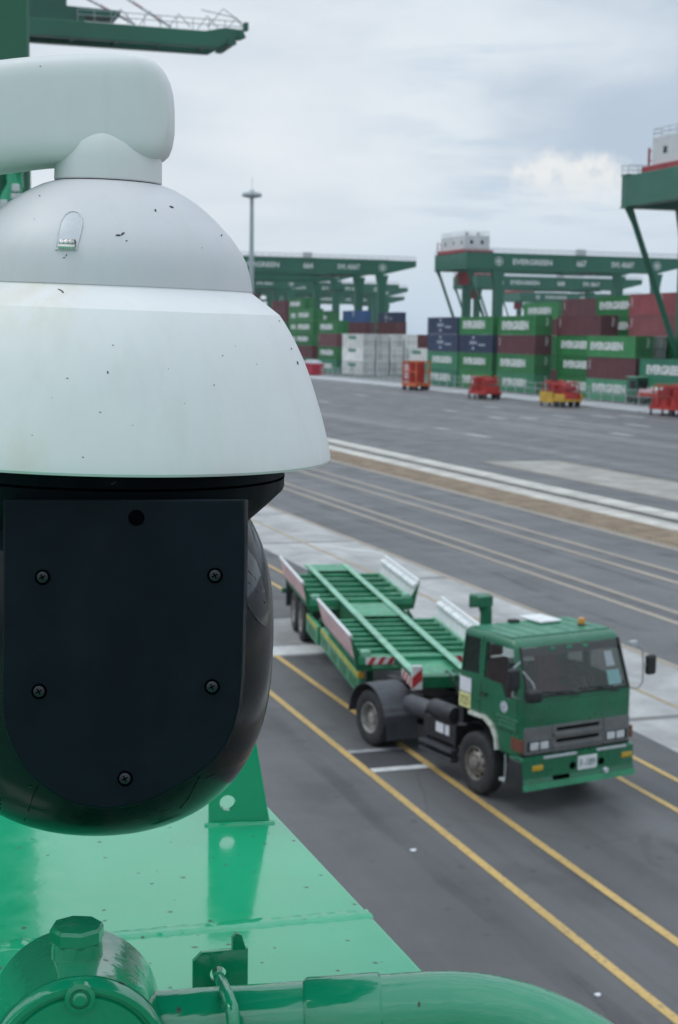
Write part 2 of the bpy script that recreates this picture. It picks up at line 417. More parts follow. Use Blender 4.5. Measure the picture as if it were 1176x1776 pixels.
# ------------------------------------------------------------------ mesh helpers
class MB:
    """collects shapes into one mesh"""
    def __init__(s): s.bm = bmesh.new(); s.bev = False
    def poly(s, pts):
        vs = [s.bm.verts.new(p) for p in pts]
        return s.bm.faces.new(vs)
    def box(s, a, b, bev=0.0, seg=1):
        (x0, y0, z0), (x1, y1, z1) = a, b
        x0, x1 = min(x0, x1), max(x0, x1); y0, y1 = min(y0, y1), max(y0, y1); z0, z1 = min(z0, z1), max(z0, z1)
        v = [s.bm.verts.new(p) for p in ((x0, y0, z0), (x1, y0, z0), (x1, y1, z0), (x0, y1, z0), (x0, y0, z1), (x1, y0, z1), (x1, y1, z1), (x0, y1, z1))]
        fs = [s.bm.faces.new([v[i] for i in q]) for q in ((0, 3, 2, 1), (4, 5, 6, 7), (0, 1, 5, 4), (1, 2, 6, 5), (2, 3, 7, 6), (3, 0, 4, 7))]
        if bev:
            s.bev = True
            es = list({e for f in fs for e in f.edges})
            bmesh.ops.bevel(s.bm, geom=es, offset=bev, segments=seg, affect='EDGES', profile=.5, clamp_overlap=True)
        return s
    def bar(s, p, q, w, h, up=(0, 0, 1)):
        p, q = Vector(p), Vector(q); d = (q - p).normalized(); u = Vector(up)
        r = d.cross(u)
        if r.length < 1e-5: r = d.cross(Vector((0, 1, 0)))
        r.normalize(); u = r.cross(d).normalized()
        c = []
        for e in (p, q):
            for a_, b_ in ((-1, -1), (1, -1), (1, 1), (-1, 1)): c.append(s.bm.verts.new(e + r * a_ * w / 2 + u * b_ * h / 2))
        for f in ((0, 1, 2, 3), (7, 6, 5, 4), (0, 4, 5, 1), (1, 5, 6, 2), (2, 6, 7, 3), (3, 7, 4, 0)): s.bm.faces.new([c[i] for i in f])
        return s
    def tube(s, pts, r, n=12, cap=True):
        pts = [Vector(p) for p in pts]; rs = r if isinstance(r, (list, tuple)) else [r] * len(pts)
        rings = []; ref = None
        for i, p in enumerate(pts):
            d = (pts[min(i + 1, len(pts) - 1)] - pts[max(i - 1, 0)]).normalized()
            if ref is None:
                ref = d.orthogonal().normalized()
            ref = (ref - d * ref.dot(d)).normalized(); b = d.cross(ref)
            rings.append([s.bm.verts.new(p + (ref * math.cos(2 * math.pi * k / n) + b * math.sin(2 * math.pi * k / n)) * rs[i]) for k in range(n)])
        for a_, b_ in zip(rings, rings[1:]):
            for k in range(n): s.bm.faces.new((a_[k], a_[(k + 1) % n], b_[(k + 1) % n], b_[k]))
        if cap: s.bm.faces.new(list(reversed(rings[0]))); s.bm.faces.new(rings[-1])
        return s
    def lathe(s, prof, n=48, M=None, cap=(True, True)):
        """prof: (radius, height) pairs, about local z"""
        M = M or Matrix()
        rings = [[s.bm.verts.new(M @ Vector((r * math.cos(2 * math.pi * k / n), r * math.sin(2 * math.pi * k / n), z))) for k in range(n)] for r, z in prof]
        for a_, b_ in zip(rings, rings[1:]):
            for k in range(n): s.bm.faces.new((a_[k], a_[(k + 1) % n], b_[(k + 1) % n], b_[k]))
        if cap[0]: s.bm.faces.new(list(reversed(rings[0])))
        if cap[1]: s.bm.faces.new(rings[-1])
        return s
    def prism(s, pts, vec, bev=0.0, seg=3):
        pts = [Vector(p) for p in pts]; vec = Vector(vec)
        a_ = [s.bm.verts.new(p) for p in pts]; b_ = [s.bm.verts.new(p + vec) for p in pts]
        fa = s.bm.faces.new(a_); fb = s.bm.faces.new(list(reversed(b_))); n = len(pts); fs = [fa, fb]
        for k in range(n): fs.append(s.bm.faces.new((a_[(k + 1) % n], a_[k], b_[k], b_[(k + 1) % n])))
        bmesh.ops.recalc_face_normals(s.bm, faces=fs)
        if bev:
            s.bev = True
            es = list(fa.edges) + list(fb.edges)
            bmesh.ops.bevel(s.bm, geom=es, offset=bev, segments=seg, affect='EDGES', profile=.5, clamp_overlap=True)
        return s
    def mesh(s, name, recalc=True, angle=35):
        if recalc: bmesh.ops.recalc_face_normals(s.bm, faces=s.bm.faces[:])
        me = D.meshes.new(name); s.bm.to_mesh(me); s.bm.free()
        for p in me.polygons: p.use_smooth = True
        try: me.set_sharp_from_angle(angle=rad(angle))
        except Exception: pass
        return me
    def build(s, name, mat, parent=None, **kw):
        o = add(name, s.mesh(name, **kw), mat, parent)
        if s.bev:
            w_ = o.modifiers.new('weighted_normals', 'WEIGHTED_NORMAL'); w_.keep_sharp = True
        return o
def add(name, me, mat, parent=None):
    if mat and not me.materials: me.materials.append(MATS[mat])
    o = D.objects.new(name, me); COL.objects.link(o)
    if parent is not None: o.parent = parent
    return o
def tag(o, label, cat=None, group=None, kind=None):
    if label: o['label'] = label
    if cat: o['category'] = cat
    if group: o['group'] = group
    if kind: o['kind'] = kind
    return o
def thing(name, label, cat, loc=(0, 0, 0), rz=0.0, group=None):
    o = D.objects.new(name, None); COL.objects.link(o)
    o.empty_display_size = .1
    o.location = loc; o.rotation_euler = (0, 0, rz)
    return tag(o, label, cat, group)
def dup(root, loc, rz=None, label=None, group=None):
    def cp(o, par):
        c = o.copy(); COL.objects.link(c); c.parent = par
        for ch in o.children: cp(ch, c)
        return c
    c = cp(root, None); c.location = loc
    if rz is not None: c.rotation_euler = (0, 0, rz)
    if label: c['label'] = label
    if group: c['group'] = group
    return c
def struct(o): return tag(o, None, kind='structure')
def sheet(name, pts, z, mat):
    return struct(MB_poly(name, [(x, y, z) for x, y in pts], mat))
def MB_poly(name, pts, mat):
    b = MB(); b.poly(pts); b.bm.normal_update()
    for f in b.bm.faces:
        if f.normal.z < 0: f.normal_flip()
    return b.build(name, mat, recalc=False)
TXT = {}
def text_mesh(body, w, h, depth=.0, bold=0.0):
    """centred lettering w by h, lying in local xy, facing +z"""
    key = (body, w, h, depth, bold)
    if key in TXT: return TXT[key]
    cu = D.curves.new('lettering', 'FONT'); cu.body = body; cu.resolution_u = 3
    cu.align_x = 'CENTER'; cu.align_y = 'CENTER'; cu.offset = bold; cu.extrude = depth
    o = D.objects.new('lettering_tmp', cu); COL.objects.link(o)
    dg = bpy.context.evaluated_depsgraph_get(); me = D.meshes.new_from_object(o.evaluated_get(dg))
    D.objects.remove(o); D.curves.remove(cu); me.materials.clear()
    xs = [v.co.x for v in me.vertices]; ys = [v.co.y for v in me.vertices]
    cx, cy = (min(xs) + max(xs)) / 2, (min(ys) + max(ys)) / 2
    sx, sy = w / (max(xs) - min(xs)), h / (max(ys) - min(ys))
    for v in me.vertices: v.co = ((v.co.x - cx) * sx, (v.co.y - cy) * sy, v.co.z)
    me.name = 'lettering'
    TXT[key] = me
    return me
def put(o, loc, right, up):
    """orient a flat thing: local x to right, local y to up"""
    r, u = Vector(right).normalized(), Vector(up).normalized(); n = r.cross(u)
    o.matrix_local = Matrix.Translation(Vector(loc)) @ Matrix((r, u, n)).transposed().to_4x4()
    return o
def evaluated(o):
    dg = bpy.context.evaluated_depsgraph_get(); dg.update()
    return D.meshes.new_from_object(o.evaluated_get(dg))
def carve(mb, cutters):
    """boolean difference, returned as a plain mesh"""
    bmesh.ops.recalc_face_normals(mb.bm, faces=mb.bm.faces[:])
    me = D.meshes.new('shell'); mb.bm.to_mesh(me); o = D.objects.new('shell_tmp', me); COL.objects.link(o)
    tmp = []
    for c in cutters:
        bmesh.ops.recalc_face_normals(c.bm, faces=c.bm.faces[:])
        cm = D.meshes.new('cutter'); c.bm.to_mesh(cm); co = D.objects.new('cutter_tmp', cm); COL.objects.link(co); tmp.append(co)
        md = o.modifiers.new('cut', 'BOOLEAN'); md.operation = 'DIFFERENCE'; md.object = co; md.solver = 'EXACT'
    res = evaluated(o)
    for q in tmp + [o]: D.objects.remove(q)
    for p in res.polygons: p.use_smooth = True
    res.set_sharp_from_angle(angle=rad(35)); res.materials.clear()
    return res

# ------------------------------------------------------------------ ground and markings
ground = sheet('ground', [(-3500, -300), (400, -300), (400, 3000), (-3500, 3000)], 0, 'asphalt')
XL, XR = -420, 10
def line(y, w, mat, z=.008, x0=XL, x1=XR):
    return sheet('road_marking', [(x0, y - w / 2), (x1, y - w / 2), (x1, y + w / 2), (x0, y + w / 2)], z, mat)
line(8.94, .14, 'yellow_line'); line(10.13, .14, 'yellow_line')
line(13.02, .125, 'yellow_line'); line(13.92, .125, 'yellow_line')
sheet('pavement', [(XL, 14.88), (XR, 14.88), (XR, 18.70), (XL, 18.70)], .004, 'pale_concrete')
line(16.72, .13, 'faded_yellow'); line(18.80, .24, 'tan_line')
for y, m, w in ((21.75, 'tan_line', .26), (22.59, 'tan_line', .26), (25.40, 'tan_line', .30), (26.52, 'tan_line', .30), (29.45, 'tan_line', .34)):
    line(y, w, m)
# short white cross bars on the concrete strip
for x in (-53.6, -27.3, -79.5):
    q = [(x, 16.78), (x + .35, 16.78), (x + 3.3, 18.66), (x + 2.95, 18.66)]
    sheet('road_marking', q, .010, 'white_line')
# concrete crossing slabs between the lane lines
sheet('pavement', [(-39.3, 6.0), (-34.55, 6.0), (-34.55, 13.0), (-39.3, 13.0)], .004, 'slab_concrete')
sheet('road_marking', [(-35.7, 6.0), (-34.7, 6.0), (-34.7, 12.9), (-35.7, 12.9)], .012, 'white_line')
sheet('road_patch', [(-26.0, 9.02), (-24.95, 9.02), (-24.95, 10.06), (-26.0, 10.06)], .004, 'dark_patch')
sheet('road_marking', [(-24.95, 9.02), (-24.72, 9.02), (-24.72, 10.06), (-24.95, 10.06)], .012, 'white_line')
sheet('road_marking', [(-26.2, 9.02), (-26.03, 9.02), (-26.03, 10.06), (-26.2, 10.06)], .006, 'white_dash')
# rail trench: brown boards between two cast strips
sheet('rail_bed', [(XL, 29.75), (XR, 29.75), (XR, 32.3), (XL, 32.3)], .006, 'brown_board')
b = MB()
for i in range(300):
    x = -130 + i * .42
    b.box((x, 29.95, .007), (x + .2, 32.05, .05))
struct(b.build('rail_sleepers', 'brown_board'))
sheet('rail_strip', [(XL, 32.3), (XR, 32.3), (XR, 33.3), (XL, 33.3)], .012, 'white_concrete')
sheet('rail_strip', [(XL, 33.3), (XR, 33.3), (XR, 34.55), (XL, 34.55)], .008, 'grey_concrete')
sheet('rail_strip', [(XL, 34.55), (XR, 34.55), (XR, 35.75), (XL, 35.75)], .012, 'white_concrete')
b = MB(); b.box((XL, 33.82, .009), (XR, 33.96, .06))
struct(b.build('crane_rail', 'black_steel'))
sheet('pavement', [(-87, 38.75), (XR, 38.75), (XR, 43.15), (-87, 43.15)], .004, 'tan_slab')
line(38.6, .3, 'tan_line', x0=-87); line(43.3, .3, 'tan_line', x0=-87)
for x, y, l in ((-112.5, 48.4, 4.2), (-120.6, 49.1, 2.4), (-136.2, 61.0, 3.4), (-135.6, 64.0, 3.2), (-138.6, 68.9, 4.4), (-138.2, 73.1, 4.4), (-138.4, 76.3, 4.6),
                (-124, 69, 4), (-150, 62, 3.2), (-158, 70, 4), (-112, 61, 3.4), (-171, 55, 3), (-190, 66, 4)):
    sheet('road_marking', [(x, y - .5), (x + l, y - .35), (x + l, y + .45), (x, y + .35)], .008, 'white_dash')
b = MB(); b.box((-700, 81.4, 0), (-60, 88.6, .14), .03)
struct(b.build('pavement', 'kerb_concrete'))

# ------------------------------------------------------------------ sill beam of the near crane
DZ = 7.12
DY = .41
beam = thing('crane_sill_beam', 'glossy bright green steel box beam running under the white camera', 'beam', (-2, 0, DZ - 1.3))
b = MB(); b.box((-10, -1.6, 0), (6, DY, 1.3), .006, 2)
b.build('box_girder', 'glossy_green', beam)
# weld bead lying across the top plate
w0, w1 = at(-120, 1652, 2, DZ), at(641, 1585, 2, DZ)
b = MB()
n = 60
for k in range(n + 1):
    t = k / n
    p = w0.lerp(w1, t) - Vector((-2, 0, DZ - 1.3)); p.z = 1.3
    wd = .0095 + .0012 * math.sin(k * 1.7) + .0008 * math.sin(k * .6 + 1)
    hh = .0022 + .0005 * math.sin(k * 2.3)
    dx = Vector((wd, 0, 0))
    ring = [b.bm.verts.new(p - dx), b.bm.verts.new(p - dx * .55 + Vector((0, 0, hh))), b.bm.verts.new(p + Vector((0, 0, hh * .55))), b.bm.verts.new(p + dx * .55 + Vector((0, 0, hh))), b.bm.verts.new(p + dx)]
    if k:
        for j in range(4): b.bm.faces.new((prev[j], prev[j + 1], ring[j + 1], ring[j]))
    prev = ring
b.build('weld_seam', 'glossy_green', beam, angle=60)
# drilled lug plate welded on behind the camera
lp = [(362, 1430), (468, 1426), (431, 1268), (362, 1275)]
base = at(362, 1430, 2, DZ); dep = -(ROT.transposed() @ (base - EYE)).z
pts = [at(*lp[0], 2, DZ), at(*lp[1], 2, DZ), None, None]
fdir = (pts[1] - pts[0]).normalized(); fdir.z = 0; fdir.normalize()
wdt = (pts[1] - pts[0]).length
nrm = Vector((fdir.y, -fdir.x, 0))
if nrm.dot(EYE - base) < 0: nrm = -nrm
O3 = Vector((-2, 0, DZ - 1.3))
hgt = .115
b = MB()
b.prism([pts[0] - O3, pts[0] - O3 + fdir * wdt, pts[0] - O3 + fdir * wdt * .66 + Vector((0, 0, hgt)), pts[0] - O3 + Vector((0, 0, hgt))], -nrm * .008, .0008, 1)
hc = MB(); hp = cs(395, 1393, dep) - O3
Mz = Matrix.Translation(hp) @ nrm.to_track_quat('Z', 'Y').to_matrix().to_4x4()
hc.lathe([(.0075, -.03), (.0075, .03)], 24, Mz)
add('lug_plate', carve(b, [hc]), 'glossy_green', beam)
b = MB()
wl = [pts[0] - O3 - fdir * .004 + nrm * .003 + (fdir * (wdt + .008)) * (k / 14) + Vector((0, 0, -.0005)) for k in range(15)]
b.tube(wl, [.0030 + .00035 * math.sin(k * k * 1.3) for k in range(15)], 10)
b.build('weld_bead', 'glossy_green', beam)

leg = thing('steel_column', 'tall flat green steel column at upper left behind the white camera arm', 'crane column', (-5, .645, DZ))
b = MB(); b.box((-1.2, -2.2, 0), (0, 0, 3.0), .01)
b.build('column', 'leg_green', leg)
b = MB()
b.prism([(0, -2.2, 3.0), (0, 0, 3.0), (0, .10, 3.6), (0, .35, 4.6), (0, .35, 9), (0, -2.2, 9)], (-1.2, 0, 0), .01, 1)
b.build('column_head', 'leg_green', leg)
LO = Vector(leg.location)
def on_leg(px, py, off=.06): return at(px, py, 0, -5 + off) - LO
b = MB()
b.tube([on_leg(6, 392), on_leg(14, 345), on_leg(26, 322), on_leg(24, 300), on_leg(34, 282), on_leg(34, 180)], .028, 10)
b.tube([on_leg(-8, 380), on_leg(4, 352), on_leg(18, 340), on_leg(38, 334)], .02, 8)
b.build('cable_conduit', 'glossy_green', leg)
for (px, py, w_, h_) in ((36, 293, .022, .006), (27, 326, .012, .012), (31, 341, .022, .009), (6, 357, .012, .018)):
    p = on_leg(px, py, .095); b = MB(); b.box((p.x - .01, p.y - w_, p.z - h_), (p.x + .01, p.y + w_, p.z + h_), .003, 1); b.build('pipe_clamp', 'house_white', leg)

# ------------------------------------------------------------------ conduit, junction box and clip on the beam
def px_frame(px, py, depth):
    return cs(px, py, depth)
K9 = 1 / FPX
jb = thing('junction_box', 'round glossy green conduit box with a hexagonal plug on top', 'junction box', tuple(cs(138, 1800, .93) * 1.0))
JO = Vector(jb.location)
fc = cs(140, 1849, .865); bk = cs(131, 1752, .955)
ax = (fc - bk); ax.z = 0; ax.normalize()
fc = bk + ax * .085
Mj = Matrix.Translation(bk - JO) @ ax.to_track_quat('Z', 'Y').to_matrix().to_4x4()
# keep local y pointing up
zc_ = ax; yc_ = Vector((0, 0, 1)); xc_ = yc_.cross(zc_).normalized()
Mj = Matrix.Translation(bk - JO) @ Matrix((xc_, yc_, zc_)).transposed().to_4x4()
RJ = .0515
b = MB(); b.lathe([(RJ * .9, -.01), (RJ, -.004), (RJ, .068), (RJ * 1.01, .07)], 64, Mj)
b.build('body', 'shaded_brushed_green', jb)
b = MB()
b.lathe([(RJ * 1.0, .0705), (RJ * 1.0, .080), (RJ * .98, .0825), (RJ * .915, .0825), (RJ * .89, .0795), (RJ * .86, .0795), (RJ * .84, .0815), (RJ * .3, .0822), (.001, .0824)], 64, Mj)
cover = b.build('cover', 'shaded_brushed_green', jb)
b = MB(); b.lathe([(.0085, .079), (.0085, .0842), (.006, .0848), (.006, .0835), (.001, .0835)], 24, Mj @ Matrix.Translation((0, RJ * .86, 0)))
b.build('screw_seat', 'shaded_brushed_green', cover)
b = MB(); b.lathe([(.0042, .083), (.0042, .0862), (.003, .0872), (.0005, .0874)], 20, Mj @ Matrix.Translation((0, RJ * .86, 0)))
b.build('screw', 'shaded_brushed_green', cover)
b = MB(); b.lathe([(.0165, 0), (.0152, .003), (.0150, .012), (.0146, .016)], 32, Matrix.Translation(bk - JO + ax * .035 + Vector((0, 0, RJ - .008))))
b.build('boss', 'shaded_brushed_green', jb)
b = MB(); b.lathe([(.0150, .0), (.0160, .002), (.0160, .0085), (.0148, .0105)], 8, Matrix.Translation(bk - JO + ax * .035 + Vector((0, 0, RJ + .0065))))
b.build('hex_plug', 'shaded_brushed_green', jb, angle=20)

# bent conduit
PR = .0245
pd = .93
pl = cs(262, 1790, pd); pr_ = cs(800, 1754, pd)
pdir = (pr_ - pl).normalized()
side = Vector((pdir.y, -pdir.x, 0)).normalized()
if side.dot(EYE - pl) < 0: side = -side
cond = thing('conduit_pipe', 'thick glossy green pipe bending down over the edge of the beam', 'pipe', tuple(pl))
b = MB(); L1 = (pr_ - pl).length
b.tube([pdir * t for t in (-.02, L1 * .25, L1 * .5)], PR * .97, 32)
b.build('straight_length', 'shaded_pipe_green', cond)
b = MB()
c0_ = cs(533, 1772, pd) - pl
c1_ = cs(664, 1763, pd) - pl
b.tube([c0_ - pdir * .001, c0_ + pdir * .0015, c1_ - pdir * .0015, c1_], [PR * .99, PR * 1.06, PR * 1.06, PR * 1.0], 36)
b.build('coupling', 'shaded_pipe_green', cond)
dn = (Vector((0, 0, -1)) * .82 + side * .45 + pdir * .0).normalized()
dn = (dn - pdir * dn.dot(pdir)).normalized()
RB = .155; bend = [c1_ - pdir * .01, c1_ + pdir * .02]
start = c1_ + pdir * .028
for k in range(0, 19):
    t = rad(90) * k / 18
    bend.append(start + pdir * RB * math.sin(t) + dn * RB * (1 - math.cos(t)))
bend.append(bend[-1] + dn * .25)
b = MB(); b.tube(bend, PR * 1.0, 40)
b.build('elbow', 'shaded_pipe_green', cond, angle=60)

clip = thing('pipe_bracket', 'small bent green steel clip with a bolt hole, just above the pipe', 'bracket', tuple(at(334, 1722, 2, DZ)))
CO = Vector(clip.location)
cr = (at(430, 1716, 2, DZ) - CO); cwid = cr.length; cr.normalize(); cn = Vector((cr.y, -cr.x, 0))
if cn.dot(EYE - CO) < 0: cn = -cn
Z = Vector((0, 0, 1))
b = MB()
hh = .0285
b.prism([Vector((0, 0, 0)), cr * cwid, cr * cwid + Z * (hh * 1.06), cr * cwid * .16 + Z * hh * 1.02, Z * hh * .80], -cn * .004, .0006, 2)
hcut = MB(); hcut.lathe([(.0058, -.02), (.0058, .02)], 24, Matrix.Translation(cr * cwid * .46 + Z * .0125) @ cn.to_track_quat('Z', 'Y').to_matrix().to_4x4())
slot = MB(); slot.prism([cr * cwid * .36 - Z * .01 + cn * .01, cr * cwid * .50 - Z * .01 + cn * .01, cr * cwid * .50 + Z * .005 + cn * .01, cr * cwid * .36 + Z * .005 + cn * .01], -cn * .03)
add('clip_plate', carve(b, [hcut]), 'shaded_brushed_green', clip)
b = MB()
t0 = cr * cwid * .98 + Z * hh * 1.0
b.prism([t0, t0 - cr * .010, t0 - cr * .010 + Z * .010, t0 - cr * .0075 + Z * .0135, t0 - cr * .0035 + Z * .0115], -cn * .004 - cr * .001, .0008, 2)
b.build('clip_tab', 'shaded_brushed_green', clip)
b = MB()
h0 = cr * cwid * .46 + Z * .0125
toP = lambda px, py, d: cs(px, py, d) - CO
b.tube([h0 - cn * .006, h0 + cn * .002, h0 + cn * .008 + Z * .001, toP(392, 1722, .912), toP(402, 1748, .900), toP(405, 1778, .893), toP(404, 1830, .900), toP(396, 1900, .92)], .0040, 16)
b.build('clip_bolt', 'shaded_brushed_green', clip, angle=60)

# ------------------------------------------------------------------ dome camera
Z0 = .93
KP = Z0 / FPX                       # metres per photograph pixel at the camera's axis
ptz = thing('surveillance_camera', 'large white and black pan tilt dome security camera hanging from a curved white arm', 'security camera', tuple(cs(188, 310, Z0)))
PO = Vector(ptz.location)
upc = Vector((math.sin(rad(2.2)), 0, 0)) + Vector((0, 1, 0)) * .991 + Vector((0, 0, .127))
AU = (ROT @ upc).normalized()                  # its hanging axis leans a little
AR = (ROT @ Vector((math.cos(rad(2.2)), -math.sin(rad(2.2)), 0))); AR = (AR - AU * AR.dot(AU)).normalized()
AN = AU.cross(AR)                              # local y, away from the viewer
ptz.matrix_world = Matrix.Translation(PO) @ Matrix((AR, AN, AU)).transposed().to_4x4()
PM = ptz.matrix_world.copy(); PI = PM.inverted()
def pp(px, py):                                # silhouette pixel -> (radius, height)
    d = (px - 188, py - 310)
    return ((.99928 * d[0] + .038 * d[1]) * KP, -(-.038 * d[0] + .99928 * d[1]) * KP)
def lc(px, py, depth): return PI @ cs(px, py, depth)
def prof(pts): return [pp(*p) for p in pts]
# arm
top_ = [(-470, 160), (-300, 140), (-150, 126), (0, 113), (60, 106), (120, 102), (180, 100), (232, 101), (256, 104), (272, 111), (284, 123), (292, 140), (296, 158), (297.5, 178)]
bot_ = [(-470, 345), (-300, 335), (-150, 318), (0, 298), (60, 290), (93, 287.5), (170, 285), (232, 284), (262, 282), (279, 278), (288, 270), (294, 256), (297.5, 236)]
def lin(tab, x):
    for p, q in zip(tab, tab[1:]):
        if p[0] <= x <= q[0]: return p[1] + (q[1] - p[1]) * (x - p[0]) / (q[0] - p[0])
    return tab[-1][1]
b = MB(); prev = None; NS = 48
for x in list(range(-470, 200, 30)) + [205, 220, 232, 244, 256, 264, 272, 278, 284, 288, 292, 294, 296, 297.2, 297.5]:
    t_, b__ = lin(top_, x), lin(bot_, x); cy_, hh_ = (t_ + b__) / 2, (b__ - t_) / 2
    dd = 88 if x < 210 else 88 * math.sqrt(max(.05, 1 - ((x - 210) / 108) ** 2))
    ring_ = []
    for k in range(NS):
        a_ = 2 * math.pi * k / NS; ca, sa = math.cos(a_), math.sin(a_); e = 2 / 5.5
        ring_.append(b.bm.verts.new(lc(x, cy_ - hh_ * math.copysign(abs(sa) ** e, sa), Z0) + Vector((0, dd * KP * math.copysign(abs(ca) ** e, ca), 0))))
    if prev:
        for k in range(NS): b.bm.faces.new((prev[k], prev[(k + 1) % NS], ring_[(k + 1) % NS], ring_[k]))
    else: b.bm.faces.new(ring_)
    prev = ring_
b.bm.faces.new(list(reversed(prev)))
arm = b.build('mounting_arm', 'arm_white', ptz, angle=60)
b = MB()
b.lathe([(52 * KP, 94 * KP), (74 * KP, 77 * KP), (87 * KP, 53 * KP), (92 * KP, 28 * KP), (92.5 * KP, 0), (92.5 * KP, -5 * KP), (91 * KP, -7 * KP)], 72)
b.build('arm_neck', 'arm_white', ptz)
b = MB(); b.lathe([(89 * KP, -5 * KP), (89 * KP, -14 * KP)], 72)
b.build('neck_gap', 'black_hole', ptz)
b = MB()
b.box((-.20 - .03, -.03, -.55), (-.20 + .02, .03, .12), .004, 2)
pl_ = b
for v in pl_.bm.verts: v.co.x -= .05
b.build('mounting_post', 'glossy_green', ptz)
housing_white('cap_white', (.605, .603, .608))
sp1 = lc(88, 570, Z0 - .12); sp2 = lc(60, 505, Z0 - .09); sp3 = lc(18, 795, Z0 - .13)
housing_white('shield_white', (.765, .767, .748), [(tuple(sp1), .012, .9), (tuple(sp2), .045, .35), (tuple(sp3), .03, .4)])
dome_pts = [(282, 322.5), (300, 329), (320, 340), (340, 353), (355, 365), (372, 381), (385, 395), (399, 410), (410, 425), (419, 440), (426, 455), (431, 473), (434.5, 492), (436, 505)]
b = MB(); b.lathe([(60 * KP, -12 * KP)] + prof(dome_pts), 160, cap=(True, True))
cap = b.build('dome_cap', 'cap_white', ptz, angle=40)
sh = [(434, 504), (436.5, 508.5), (439, 510), (460, 526), (481, 542.5), (484, 545), (492, 557), (502, 574), (514, 597), (525, 621), (536, 650), (546, 682), (556, 716), (564, 748), (570, 775), (572.5, 790), (573, 797), (571, 801), (560, 800), (500, 800)]
b = MB(); b.lathe(prof(sh), 200, cap=(False, False))
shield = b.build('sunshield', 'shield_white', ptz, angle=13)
b = MB(); b.lathe(prof([(470, 770), (489, 775), (490.5, 818), (490.5, 846), (488, 852), (460, 878), (430, 904), (426, 908), (424, 960)]), 120)
b.build('pan_base', 'black_housing', ptz, angle=25)
b = MB(); b.lathe(prof([(491.2, 826), (491.6, 827), (491.6, 829), (491.2, 830)]), 120, cap=(False, False))
b.build('base_ring', 'black_hole', ptz)
# glossy tilting head: a rounded superellipsoid
cz = -(1124 - 310) * KP; A_, C_, nn = 313 * KP, 342 * KP, 2.55
def spow(v, e): return math.copysign(abs(v) ** e, v)
b = MB(); NU, NV = 96, 48
rows = []
for j in range(1, NV):
    ph = -math.pi / 2 + math.pi * j / NV
    cr_ = spow(math.cos(ph), 2 / nn); sz = spow(math.sin(ph), 2 / nn)
    rows.append([b.bm.verts.new((A_ * cr_ * math.cos(2 * math.pi * k / NU), A_ * .90 * cr_ * math.sin(2 * math.pi * k / NU), cz + C_ * sz)) for k in range(NU)])
for r0, r1 in zip(rows, rows[1:]):
    for k in range(NU): b.bm.faces.new((r0[k], r0[(k + 1) % NU], r1[(k + 1) % NU], r1[k]))
b.bm.faces.new(list(reversed(rows[0]))); b.bm.faces.new(rows[-1])
hme = b.mesh('camera_head', angle=80)
head = add('camera_head', hme, 'black_gloss', ptz)
# U-shaped cover plate in front of the head
PDp = Z0 - .1055
up_ = [(5, 866), (425, 866), (424, 1000), (421, 1120), (419, 1183), (415, 1225), (406, 1262), (393, 1292), (378, 1312), (355, 1335), (330, 1353), (306, 1367), (272, 1385), (238, 1396), (208, 1402), (179, 1404), (152, 1401), (128, 1395), (103, 1384), (81, 1370), (62, 1355), (47, 1340), (31, 1318), (17, 1289), (8, 1262), (3, 1230), (4, 1120)]
b = MB()
vback = PI.to_3x3() @ (-CB)
b.prism([lc(x, y, PDp) for x, y in up_], vback * .030, .0016, 2)
plate = b.build('cover_plate', 'black_housing', ptz, angle=50)
# a second cheek at the back of the head
b = MB(); b.prism([lc(x, y, Z0 + .088) for x, y in up_], vback * .030, .004, 2)
b.build('rear_cheek', 'black_housing', ptz, angle=50)
# lower rim of the head: thin seam bands
def seam(p0, p1, px_pts, name, r):
    pass
nf = PI.to_3x3() @ CB
def face_M(px, py, d):
    n = nf.normalized()
    return Matrix.Translation(lc(px, py, d)) @ n.to_track_quat('Z', 'Y').to_matrix().to_4x4()
kq = PDp / FPX
for (x, y) in ((74, 1001), (373, 998), (68, 1199), (368, 1191), (217, 1350)):
    Ms = face_M(x, y, PDp)
    b = MB(); b.lathe([(13.5 * kq, -.002), (13.5 * kq, .0006), (12 * kq, .0009), (10.8 * kq, .0006), (10.8 * kq, .0002)], 28, Ms)
    seat = b.build('screw_recess', 'black_hole', ptz)
    b = MB(); b.lathe([(9.6 * kq, .0), (9.6 * kq, .0009), (7 * kq, .0014), (.0003, .0016)], 24, Ms)
    sc = b.build('screw', 'screw_metal', ptz)
    b = MB()
    for a_ in (.5, .5 + math.pi / 2):
        ca, sa = math.cos(a_) * 5.5 * kq, math.sin(a_) * 5.5 * kq
        b.bar(Ms @ Vector((-ca, -sa, .0015)), Ms @ Vector((ca, sa, .0015)), 2.2 * kq, .0006, up=nf)
    b.build('screw_slot', 'black_hole', sc)
Ms = face_M(236.5, 898, PDp)
b = MB(); b.lathe([(14 * kq, -.001), (14 * kq, .0004), (.0003, .0005)], 32, Ms)
b.build('plug_hole', 'black_hole', ptz)
